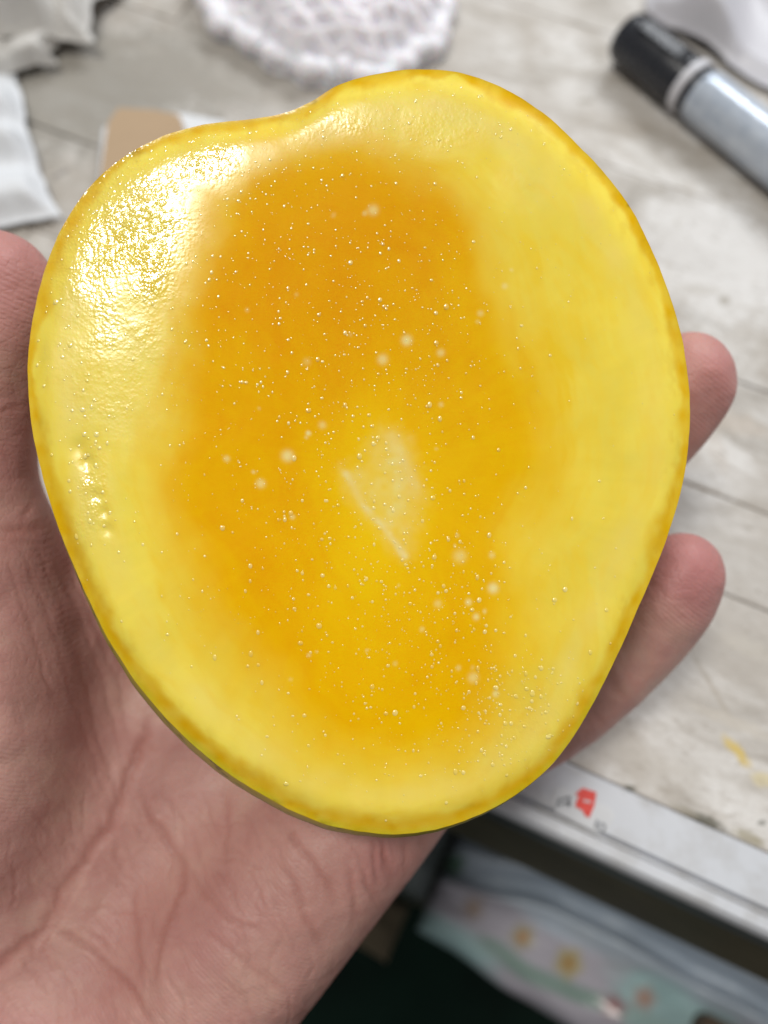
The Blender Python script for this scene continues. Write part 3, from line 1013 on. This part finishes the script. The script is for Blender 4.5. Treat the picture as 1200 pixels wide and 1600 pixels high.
for pts, w_, dp, rd in CRE:
    q = np.array(pts)
    m_ = w_ * 4
    s_ = vis[(hx[vis] > q[:, 0].min() - m_) & (hx[vis] < q[:, 0].max() + m_) & (hy[vis] > q[:, 1].min() - m_) & (hy[vis] < q[:, 1].max() + m_)]
    if not len(s_): continue
    d = line_d(wxh[s_], wyh[s_], pts)
    dend = np.minimum(np.hypot(hx[s_] - q[0, 0], hy[s_] - q[0, 1]), np.hypot(hx[s_] - q[-1, 0], hy[s_] - q[-1, 1]))
    fade = 0.25 + 0.75 * sstep(0, 6 * w_, dend)
    disp[s_] -= dp * ((0.34 if dp > 0.8 else 0.48) if q[:, 1].mean() > 1240 else 0.30) * fade * (np.exp(-(d / w_) ** 2) - 0.18 * np.exp(-((d - 2.3 * w_) / (1.1 * w_)) ** 2))
    cre[s_] = np.maximum(cre[s_], min(1.0, rd * 1.35) * fade * np.exp(-(d / (w_ * 1.25)) ** 2))
# gentle lumps of the palm
disp += front * (0.45 * vnoise(P[:, 0] / 9, P[:, 1] / 9) + 0.22 * vnoise(P[:, 0] / 4 + 20, P[:, 1] / 4) + 0.05 * vnoise(P[:, 0] / 1.4, P[:, 1] / 1.4))
P = P + N * (disp * front)[:, None]
em.vertices.foreach_set('co', c2w(P).astype(np.float32).ravel())
em.polygons.foreach_set('use_smooth', np.ones(len(em.polygons), bool))
em.update()
em.name = 'hand'
hand = thing('hand', 'bare left hand with open palm up holding the mango half', 'hand', tuple(c2w(cp(150, 1600, 180))))
body = bpy.data.objects.new('palm_and_fingers', em)
COL.objects.link(body)
under(body, hand)

hk = NT('skin_of_hand')
hc = hk.coord('Object')
m1 = hk.noise(hc, 45, 4, 0.6)
m2 = hk.noise(hc, 210, 4, 0.6)
red = hk.attr('flush', 'Fac')
cr_ = hk.attr('crease', 'Fac')
hcol = hk.ramp(m1, [(0.34, (0.50, 0.262, 0.225)), (0.5, (0.555, 0.305, 0.262)), (0.64, (0.595, 0.365, 0.298))])
hcol = hk.mix(hk.mapr(m2, 0.4, 0.7, 0, 0.45), hcol, (0.48, 0.225, 0.200))
hcol = hk.mix(hk.math('MULTIPLY', red, 0.75), hcol, (0.40, 0.150, 0.155))
hcol = hk.mix(hk.math('MULTIPLY', cr_, 0.5), hcol, (0.36, 0.125, 0.095))
# ridges of the palm print: fine wavy bands
wv = hk.t.nodes.new('ShaderNodeTexWave')
wv.wave_type = 'BANDS'; wv.bands_direction = 'DIAGONAL'
wv.inputs['Scale'].default_value = 520
wv.inputs['Distortion'].default_value = 9.0
wv.inputs['Detail'].default_value = 2.0
wv.inputs['Detail Scale'].default_value = 0.12
hk.l(hc, wv.inputs['Vector'])
vo = hk.t.nodes.new('ShaderNodeTexVoronoi')
vo.feature = 'DISTANCE_TO_EDGE'
vo.inputs['Scale'].default_value = 650
hk.l(hc, vo.inputs['Vector'])
ve = hk.mapr(vo.outputs['Distance'], 0.0, 0.12, 0.0, 1.0)
pn = hk.noise(hc, 1500, 2, 0.6)
pat = hk.mapr(hk.noise(hc, 60, 2), 0.4, 0.62, 0.15, 1.0)
hh = hk.math('ADD', hk.math('MULTIPLY', hk.math('MULTIPLY', wv.outputs['Fac'], pat), 0.20), hk.math('MULTIPLY', ve, 0.16))
hh = hk.math('ADD', hh, hk.math('MULTIPLY', pn, 0.45))
hh = hk.math('ADD', hh, hk.math('MULTIPLY', m2, 1.2))
hk.set(Base_Color=hcol, Roughness=0.48, Subsurface_Weight=0.30, Subsurface_Scale=0.003, Subsurface_Radius=(1.0, 0.35, 0.2), Specular_IOR_Level=0.34,
       Normal=hk.bump(hh, 0.65, 0.00028))
em.materials.clear()
em.materials.append(hk.m)
flush = np.zeros(nv)
for (x, y, r, a) in ((1075, 890, 100, 1.0), (1105, 585, 90, .8), (20, 420, 120, .7), (40, 700, 150, .5), (60, 1560, 160, .45), (240, 1560, 130, .2), (330, 1470, 90, .35), (30, 900, 110, .4), (600, 1340, 50, .5)):
    flush = np.maximum(flush, a * np.exp(-((hx - x) ** 2 + (hy - y) ** 2) / r ** 2))
float_attr(body, 'flush', flush)
float_attr(body, 'crease', cre)

# nails on the far side of the finger tips
nk = NT('finger_nail')
nk.set(Base_Color=nk.mix(nk.noise(nk.coord(), 200), (0.62, 0.42, 0.36), (0.70, 0.52, 0.44)), Roughness=0.25)
for nme, ch_ in FING.items():
    tip, prev = cp(*ch_[-1][:3]), cp(*ch_[-2][:3])
    ax = (tip - prev) / np.linalg.norm(tip - prev)
    back = np.array([0, 0, 1.0]) - ax * ax[2]
    if nme == 'thumb': back = np.array([-0.75, 0, 0.6]); back -= ax * (back @ ax)
    back /= np.linalg.norm(back)
    sd_ = np.cross(ax, back)
    r = ch_[-1][3]
    V = []; NU, NVv = 9, 11
    for th in (0.0, -0.45):
        for j in range(NVv):
            v = j / (NVv - 1)
            s = -0.85 * r + v * 1.50 * r
            for i in range(NU):
                phi = (i / (NU - 1) - 0.5) * 1.75 * (1 - 0.25 * (2 * abs(v - 0.55)) ** 3)
                drop = 0.30 * r * max(0, v - 0.45) ** 2 * 4
                q = tip - back * 0.35 + ax * (s - 0.1 * r * (abs(i / (NU - 1) - 0.5) * 2) ** 2 * v) + ((r + 0.30 + th - drop) * (math.cos(phi) * back + math.sin(phi) * sd_))
                V.append(q)
    f = grid_faces(NU, NVv)
    F = [tuple(q) for q in f] + [tuple(q[::-1] + NU * NVv) for q in f]
    K = NU * NVv
    for i in range(NU - 1):
        F.append((i, K + i, K + i + 1, i + 1)); a = (NVv - 1) * NU
        F.append((a + i, a + i + 1, K + a + i + 1, K + a + i))
    for j in range(NVv - 1):
        F.append((j * NU, (j + 1) * NU, K + (j + 1) * NU, K + j * NU)); b = NU - 1
        F.append((j * NU + b, K + j * NU + b, K + (j + 1) * NU + b, (j + 1) * NU + b))
    no = mesh('nail', c2w(np.array(V)), F, nk.m)
    under(no, hand)

# ------------------------------------------------------------------ marker pen
R_PEN = 0.0075
pa = hit(979, 56, R_PEN); pb = hit(1200, 232, R_PEN)
pax = (pb - pa); pax /= np.linalg.norm(pax)
psd = np.cross(pax, TZ); psd /= np.linalg.norm(psd)
pen = thing('marker_pen', 'fat marker pen with black cap and silver barrel lying on the white table', 'marker', tuple(pa - TZ * R_PEN))


def lathe(name, prof, mat, root, n=40, rib=0.0):
    V = []
    for s, r in prof:
        for i in range(n):
            a = 2 * math.pi * i / n
            k = r * (1 + (rib if i % 2 else 0))
            V.append(pa + pax * s + k * (math.cos(a) * psd + math.sin(a) * TZ))
    F = [tuple(q) for q in grid_faces(n, len(prof), True)]
    F += [tuple(range(n))[::-1], tuple(range((len(prof) - 1) * n, len(prof) * n))]
    o = mesh(name, V, F, mat)
    bm = bmesh.new(); bm.from_mesh(o.data); bmesh.ops.recalc_face_normals(bm, faces=bm.faces); bm.to_mesh(o.data); bm.free()
    return under(o, root)


M_cap = NT('glossy_black_plastic'); M_cap.set(Base_Color=M_cap.mix(M_cap.noise(M_cap.coord(), 150, 4), (0.012, 0.013, 0.018), (0.022, 0.024, 0.030)), Roughness=M_cap.mapr(M_cap.noise(M_cap.coord(), 300, 4), 0.3, 0.7, 0.16, 0.34))
M_white = plain('white_plastic_ring', (0.62, 0.62, 0.66), 0.35, 0, 0.05, 200)
M_bar = NT('silver_barrel')
bn = M_bar.noise(M_bar.coord(), 240, 5)
M_bar.set(Base_Color=M_bar.mix(M_bar.mapr(bn, 0.4, 0.65, 0, 1), (0.42, 0.475, 0.56), (0.54, 0.59, 0.66)), Roughness=0.25, Metallic=0.25)
Rr = R_PEN
capo = lathe('cap', [(0.0000, Rr * 0.80), (0.0002, Rr * 0.90), (0.0012, Rr * 0.965), (0.0030, Rr * 0.985), (0.0243, Rr), (0.0247, Rr * 0.985)], M_cap.m, pen)
lathe('cap_ring', [(0.0244, Rr * 0.985), (0.0246, Rr * 1.03), (0.0268, Rr * 1.03), (0.0270, Rr * 0.985)], M_white, pen)
lathe('collar', [(0.0268, Rr * 0.90), (0.0269, Rr * 0.945), (0.0298, Rr * 0.945), (0.0299, Rr * 0.90)], M_cap.m, pen)
lathe('barrel', [(0.0293, Rr * 0.90), (0.0296, Rr * 0.975), (0.0310, Rr * 1.0), (0.108, Rr * 1.0), (0.114, Rr * 0.97), (0.116, Rr * 0.8)], M_bar.m, pen)
# pocket clip moulded along the cap
V = []
for s, hw, r0, r1 in ((0.0045, 0.0012, 0.95, 1.06), (0.006, 0.0017, 0.95, 1.13), (0.020, 0.0017, 0.95, 1.15), (0.0228, 0.0013, 0.95, 1.08)):
    for k, rr_ in ((-1, r0), (-1, r1), (1, r1), (1, r0)):
        a = math.radians(100)
        up = math.cos(a) * psd * -1 + math.sin(a) * TZ
        sid = np.cross(pax, up)
        V.append(pa + pax * s + up * Rr * rr_ + sid * hw * k)
F = []
for j in range(3):
    for i in range(4): F.append((j * 4 + i, j * 4 + (i + 1) % 4, (j + 1) * 4 + (i + 1) % 4, (j + 1) * 4 + i))
F += [(0, 1, 2, 3), (12, 15, 14, 13)]
clip = mesh('clip', V, F, M_cap.m, smooth=False)
under(clip, pen)

# ------------------------------------------------------------------ foam fruit net
fk2 = NT('white_foam')
fk2.set(Base_Color=fk2.mix(fk2.noise(fk2.coord(), 120, 3), (0.78, 0.765, 0.82), (0.86, 0.85, 0.89)), Roughness=0.75, Subsurface_Weight=0.25, Subsurface_Scale=0.003,
        Normal=fk2.bump(fk2.noise(fk2.coord(), 900, 3), 0.35, 0.0005))
nc = hit(520, -62, 0.0)
net = thing('foam_fruit_net', 'crumpled white foam fruit net lying behind the mango', 'foam net', tuple(nc))
NETO = [(296, -40), (322, 20), (352, 52), (386, 80), (430, 104), (480, 124), (540, 136), (600, 128), (650, 108), (684, 72), (700, 20), (704, -60), (690, -160), (620, -250), (500, -280), (390, -220), (320, -130)]
no_ = closed_spline(np.array(NETO, float), 360)
NO = np.array([hit(x, y, 0.004) for x, y in no_])
ncen = hit(530, -55, 0.0)
nrad = 130
tn_ = np.linspace(0.0, 1.0, nrad)
Pn = ncen + tn_[:, None, None] * (NO - ncen)[None]
Pn[..., 2] = 0
tg = np.repeat(tn_[:, None], 360, 1)
gu, gv = (Pn - A0) @ TU, (Pn - A0) @ TW
# diamond mesh of the foam: strands run both ways, cells sink between them
ga, gb = gu / 0.0115 + gv / 0.0064, gu / 0.0115 - gv / 0.0064
ga = ga + 0.25 * vnoise(gu * 90, gv * 90); gb = gb + 0.25 * vnoise(gu * 90 + 33, gv * 90)
da = np.abs(ga - np.round(ga)) * 2; db = np.abs(gb - np.round(gb)) * 2
cell = sstep(0.25, 0.70, np.minimum(da, db))
rim = np.exp(-((tg - 0.80) / 0.15) ** 2)
body_h = 0.0215 * np.clip(1 - tg ** 2.4, 0, 1) ** 0.65
lump = 0.0040 * vnoise(gu * 85, gv * 85) * sstep(1.0, 0.8, tg) + 0.0012 * vnoise(gu * 210, gv * 210) * sstep(1.02, 0.85, tg) * sstep(0.45, 0.7, tg)
zn = np.maximum(body_h + lump - 0.0055 * cell * sstep(0.99, 0.86, tg) + 0.0006, 0.0006)
Pn[..., 2] = zn
out_ = (NO - ncen); out_[:, 2] = 0
out_ /= np.linalg.norm(out_, axis=1)[:, None]
ph_ = np.arange(360) / 360 * 6.283
wav = vnoise(np.cos(ph_) * 7 + 20, np.sin(ph_) * 7 + 20)
Pn = Pn + (out_[None] * (0.0035 * wav[:, None] * sstep(0.6, 1.0, tn_)[:, None, None]))
no = mesh('foam_mesh', Pn.reshape(-1, 3), grid_faces(360, nrad, True), fk2.m)
under(no, net)


def tube(P, r, n=7):
    P = np.asarray(P)
    T = np.gradient(P, axis=0); T /= np.linalg.norm(T, axis=1)[:, None] + 1e-12
    A = np.cross(T, TZ + 0.01 * RX); A /= np.linalg.norm(A, axis=1)[:, None] + 1e-9
    B = np.cross(T, A)
    a = np.linspace(0, 2 * math.pi, n, endpoint=False)
    return (P[:, None] + r[:, None, None] * (np.cos(a)[None, :, None] * A[:, None] + np.sin(a)[None, :, None] * B[:, None])).reshape(-1, 3), grid_faces(n, len(P), True)


# the rolled foam hem along the edge
lo2 = np.arange(361) % 360
phh = np.arange(361) / 360 * 6.283
Pq = ncen + 0.95 * (NO - ncen)[lo2] + out_[lo2] * (0.0035 * np.r_[wav, wav[:1]])[:, None]
nz_ = vnoise(np.cos(phh) * 16 + 50, np.sin(phh) * 16 + 50)
Pq[:, 2] = 0.0042 + 0.0016 * nz_
v, f = tube(Pq, 0.0030 + 0.0010 * vnoise(np.cos(phh) * 24 + 50, np.sin(phh) * 24 + 90), 10)
under(mesh('hem', v, f, fk2.m), net)


# ------------------------------------------------------------------ papers, film, card on the table
def sheet(name, quad, label, cat, mat, nu=90, nv=90, amp=0.006, base=0.001, seed=0, folds=(), sc=60.0, edge=0.08, th=0.0003, lift=None, crisp=1.0):
    """crumpled sheet over a quad of table points (photo pixels): real folds and ridges"""
    Q = [hit(*q) for q in quad]
    u, v = np.meshgrid(np.linspace(0, 1, nu), np.linspace(0, 1, nv))
    eu = edge * fbm(v * 4 + seed, v * 0 + seed * 3.1, 3); ev = edge * fbm(u * 4 + seed * 2, u * 0 + seed, 3)
    uu = u + eu * (u - 0.5) * 2; vv = v + ev * (v - 0.5) * 2
    P = ((1 - uu) * (1 - vv))[..., None] * Q[0] + (uu * (1 - vv))[..., None] * Q[1] + (uu * vv)[..., None] * Q[2] + ((1 - uu) * vv)[..., None] * Q[3]
    x, y = P[..., 0] * sc + seed * 7.7, P[..., 1] * sc + seed * 3.3
    r1 = 1 - np.abs(vnoise(x + 0.6 * vnoise(x * 2, y * 2), y))
    r2 = 1 - np.abs(vnoise(x * 2.3 + 5, y * 2.3))
    z = amp * ((0.55 * r1 ** 2 + 0.25 * r2 ** 2) * crisp + (1 - crisp) * 0.9 * np.abs(vnoise(x * 0.9 + 3, y * 0.9)) ** 0.7 + 0.5 * (fbm(x * 0.6, y * 0.6, 2) * 0.5 + 0.5))
    for (a, c0, wd, hh_) in folds:
        s = u * math.cos(a) + v * math.sin(a) - c0
        z = z + hh_ * np.exp(-(s / wd) ** 2)
    bd = np.minimum(np.minimum(u, 1 - u), np.minimum(v, 1 - v))
    z = base + z * (0.25 + 0.75 * sstep(0, 0.10, bd))
    if lift is not None: z = z + lift(u, v)
    P = P + np.maximum(z, base)[..., None] * TZ
    V = P.reshape(-1, 3)
    o = mesh(name, V - V.mean(0) * [1, 1, 0], grid_faces(nu, nv), mat)
    o.location = (V[:, 0].mean(), V[:, 1].mean(), 0)
    m = o.modifiers.new('thickness', 'SOLIDIFY'); m.thickness = th; m.offset = 1
    return tag(o, label, cat)


def paper_mat(name, rgb, rough=0.6, trans=0.0):
    k = NT(name)
    c = k.mix(k.noise(k.coord(), 90, 4), tuple(np.array(rgb) * 0.92), tuple(np.array(rgb)))
    k.set(Base_Color=c, Roughness=rough, Normal=k.bump(k.noise(k.coord(), 260, 4), 0.3, 0.0008))
    if trans: k.b.inputs['Transmission Weight'].default_value = trans
    return k.m


M_tis = paper_mat('greyed_tissue', (0.60, 0.585, 0.56))
M_pap = paper_mat('white_paper', (0.70, 0.72, 0.75))
M_film = NT('white_plastic_film'); M_film.set(Base_Color=M_film.mix(M_film.noise(M_film.coord(), 40, 3), (0.47, 0.46, 0.50), (0.58, 0.575, 0.61)), Roughness=0.4)
M_card = paper_mat('tan_card', (0.42, 0.30, 0.19), 0.8)
sheet('crumpled_tissue', [(-190, 92), (152, 78), (206, -110), (-180, -150)], 'crumpled greyish white tissue heaped on the table corner', 'tissue', M_tis,
      amp=0.020, base=0.002, seed=4, sc=38, edge=0.10, crisp=0.25, th=0.0004, folds=((0.6, 0.62, 0.10, 0.012), (1.9, -0.1, 0.10, 0.008)))
sheet('tissue_scrap', [(-60, 136), (88, 118), (108, 58), (-60, 70)], 'small twisted tissue scrap beside the crumpled tissue heap', 'tissue', M_tis,
      nu=60, nv=50, amp=0.010, base=0.001, seed=9, sc=50, edge=0.08, crisp=0.3, th=0.0004)
sheet('white_paper_sheet', [(-260, 372), (92, 352), (26, 112), (-240, 112)], 'folded white paper sheet beside the thumb', 'paper', M_pap,
      amp=0.003, base=0.001, seed=2, sc=22, edge=0.03, th=0.0004, folds=((1.45, 0.52, 0.10, 0.009), (1.35, 0.86, 0.09, 0.007), (1.6, 0.12, 0.12, 0.006)))
sheet('plastic_film', [(1010, 36), (1250, 190), (1420, -60), (1020, -150)], 'rumpled translucent white plastic film behind the marker pen', 'plastic film', M_film.m,
      amp=0.004, base=0.001, seed=6, sc=16, edge=0.03, crisp=0.2, th=0.0003, folds=((0.2, 0.35, 0.15, 0.010), (1.2, 0.75, 0.14, 0.008)))


def slab(name, pts, z0, z1, mat, label, cat):
    V = [hit(x, y, z1) for x, y in pts]; n = len(V)
    c = np.mean(V, 0) * [1, 1, 0]
    W = [v - TZ * (z1 - z0) for v in V]
    F = [tuple(range(n))[::-1], tuple(range(n, 2 * n))] + [(i, (i + 1) % n, n + (i + 1) % n, n + i) for i in range(n)]
    o = mesh(name, np.array(V + W) - c, F, mat, smooth=False)
    o.location = tuple(c)
    bm = bmesh.new(); bm.from_mesh(o.data); bmesh.ops.recalc_face_normals(bm, faces=bm.faces)
    bmesh.ops.bevel(bm, geom=bm.edges[:], offset=0.0003, segments=2, affect='EDGES'); bm.to_mesh(o.data); bm.free()
    return tag(o, label, cat)


slab('card_scrap', [(184, 167), (240, 170), (280, 178), (300, 235), (250, 330), (150, 330), (160, 245), (168, 190)], 0.0026, 0.0046, M_card, 'torn tan cardboard scrap on the table behind the mango', 'cardboard')
slab('paper_scrap', [(160, 200), (190, 176), (286, 176), (350, 188), (360, 260), (240, 330), (150, 320)], 0.0009, 0.0024, M_pap, 'white paper scrap lying under the tan cardboard', 'paper')

# ------------------------------------------------------------------ under the table: packed goods on the lower shelf
SHZ = -0.176


def pack_surface():
    pass


def bag(name, u0, u1, w0, w1, ht, prof, colf, label, cat, mat, seed, nu=160, nv=90):
    u, v = np.meshgrid(np.linspace(0, 1, nu), np.linspace(0, 1, nv))
    ends = (np.clip(1 - np.abs(2 * u - 1) ** 5, 0, 1)) ** 0.5
    side = (np.clip(1 - np.abs(2 * v - 1) ** 3, 0, 1)) ** 0.5
    z = ht * ends * side * (0.75 + 0.25 * prof(u, v))
    uu = u0 + (u1 - u0) * u; ww = w0 + (w1 - w0) * v
    z = z + 0.0025 * fbm(uu * 40 + seed, ww * 120, 3) * ends * side
    z = np.maximum(z, 0.0005)
    ww = ww + 0.004 * fbm(uu * 30 + seed, vv0 * 0 + uu * 3, 2) if False else ww + 0.004 * vnoise(uu * 35 + seed, v * 2)
    top = A0 + uu[..., None] * TU + ww[..., None] * TW + (SHZ + 0.001 + z)[..., None] * TZ
    bot = A0 + uu[..., None] * TU + ww[..., None] * TW + (SHZ + 0.0004 + 0 * z)[..., None] * TZ
    V = np.concatenate([top.reshape(-1, 3), bot.reshape(-1, 3)])
    f = grid_faces(nu, nv)
    K = nu * nv
    F = [f, f[:, ::-1] + K]
    e = []
    for i in range(nu - 1):
        e.append((i, i + K, i + 1 + K, i + 1)); a = (nv - 1) * nu
        e.append((a + i, a + i + 1, a + i + 1 + K, a + i + K))
    for j in range(nv - 1):
        e.append((j * nu, (j + 1) * nu, (j + 1) * nu + K, j * nu + K)); b = nu - 1
        e.append((j * nu + b, j * nu + b + K, (j + 1) * nu + b + K, (j + 1) * nu + b))
    c = V.mean(0); c[2] = SHZ
    o = mesh(name, V - c, np.concatenate(F + [np.array(e)]), mat)
    o.location = tuple(c)
    rgb_ = colf(uu, ww, u, v).reshape(-1, 3)
    color_attr(o, 'print', np.concatenate([rgb_, rgb_]))
    return tag(o, label, cat)


def print_mat(name, rough):
    k = NT(name)
    k.set(Base_Color=k.attr('print'), Roughness=rough, Normal=k.bump(k.noise(k.coord(), 120, 4), 0.3, 0.001))
    return k.m


def flower_cols(uu, ww, u, v):
    base = np.array([0.42, 0.48, 0.55]) + 0 * u[..., None]
    teal = np.array([0.31, 0.44, 0.45])
    pink = np.array([0.40, 0.38, 0.43])
    n = fbm(uu * 28, ww * 50, 3)
    wob_ = 0.0015 * vnoise(uu * 70, uu * 0)
    t = sstep(-0.014, -0.018, ww + wob_)[..., None]
    c = base * (1 - t) + (teal + (pink - teal) * sstep(-0.2, 0.4, n)[..., None]) * t
    s = (sstep(-0.0265, -0.0285, ww + wob_) * sstep(-0.0335, -0.0320, ww + wob_) * sstep(0.005, 0.014, uu) * (0.5 + 0.5 * sstep(-0.3, 0.3, n)))[..., None]
    c = c * (1 - s) + np.array([0.22, 0.30, 0.27]) * s
    for (px_, py_, r, c1, c2) in FLW:
        p = hit(px_, py_, SHZ + 0.024); fu, fw = uw(p)
        d = np.hypot(uu - fu, ww - fw)
        ang_ = np.arctan2(ww - fw, uu - fu)
        rr_ = r * (1 + 0.10 * np.cos(5 * ang_ + px_))
        k1 = sstep(rr_ * 1.1, rr_ * 0.55, d)[..., None] * 0.8
        k2 = sstep(rr_ * 0.6, rr_ * 0.15, d)[..., None] * 0.85
        c = c * (1 - k1) + np.array(c1) * k1
        c = c * (1 - k2) + np.array(c2) * k2
    return c


FLW = [(818, 1464, 0.0048, (0.34, 0.31, 0.20), (0.40, 0.19, 0.06)), (892, 1505, 0.0056, (0.40, 0.34, 0.14), (0.38, 0.20, 0.05)), (742, 1418, 0.0050, (0.34, 0.30, 0.29), (0.34, 0.24, 0.18)),
       (1010, 1560, 0.0046, (0.34, 0.28, 0.26), (0.34, 0.17, 0.10)), (965, 1574, 0.0050, (0.30, 0.22, 0.24), (0.28, 0.10, 0.09)), (713, 1345, 0.0045, (0.14, 0.22, 0.17), (0.08, 0.20, 0.11))]


def ridge(u, v):
    w = -0.037 + 0.059 * v
    return 1.2 * np.exp(-((w + 0.0015) / 0.0028) ** 2) + 1.3 * np.exp(-((w + 0.0130) / 0.0026) ** 2) - 0.5 * np.exp(-((w + 0.0075) / 0.003) ** 2) + 0.25 * np.sin(u * 23 + v * 9)


bag('floral_pack', -0.011, 0.135, -0.037, 0.022, 0.029, ridge, flower_cols, 'long plastic wrapped pack with flower print on the lower shelf', 'plastic pack', print_mat('printed_film', 0.24), 3)


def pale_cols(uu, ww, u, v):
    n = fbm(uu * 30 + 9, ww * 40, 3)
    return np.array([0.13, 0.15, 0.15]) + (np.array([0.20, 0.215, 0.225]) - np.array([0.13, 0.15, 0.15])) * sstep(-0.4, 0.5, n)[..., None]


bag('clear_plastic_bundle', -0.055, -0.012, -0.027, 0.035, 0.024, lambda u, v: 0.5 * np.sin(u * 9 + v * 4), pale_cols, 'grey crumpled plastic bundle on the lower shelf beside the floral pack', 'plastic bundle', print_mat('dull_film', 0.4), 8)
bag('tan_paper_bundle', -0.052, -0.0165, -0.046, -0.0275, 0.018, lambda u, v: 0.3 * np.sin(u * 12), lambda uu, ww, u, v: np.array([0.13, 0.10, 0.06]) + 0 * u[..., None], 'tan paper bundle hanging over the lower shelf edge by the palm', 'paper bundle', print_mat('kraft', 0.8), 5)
bxu, bxw = 0.098, -0.019
V = [A0 + (bxu + a) * TU + (bxw + b) * TW + z * TZ for z in (SHZ + 0.0004, SHZ + 0.030) for a, b in ((-0.016, -0.06), (0.10, -0.06), (0.10, 0.0), (-0.016, 0.0))]
c_ = np.mean(V, 0); c_[2] = SHZ
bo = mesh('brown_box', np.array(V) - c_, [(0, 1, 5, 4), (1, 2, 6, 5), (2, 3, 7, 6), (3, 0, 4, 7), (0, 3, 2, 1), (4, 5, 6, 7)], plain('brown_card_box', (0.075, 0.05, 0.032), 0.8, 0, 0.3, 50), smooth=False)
bo.location = tuple(c_)
bm = bmesh.new(); bm.from_mesh(bo.data); bmesh.ops.bevel(bm, geom=bm.edges[:], offset=0.001, segments=2, affect='EDGES'); bm.to_mesh(bo.data); bm.free()
tag(bo, 'dark brown cardboard box at the end of the floral pack', 'box')
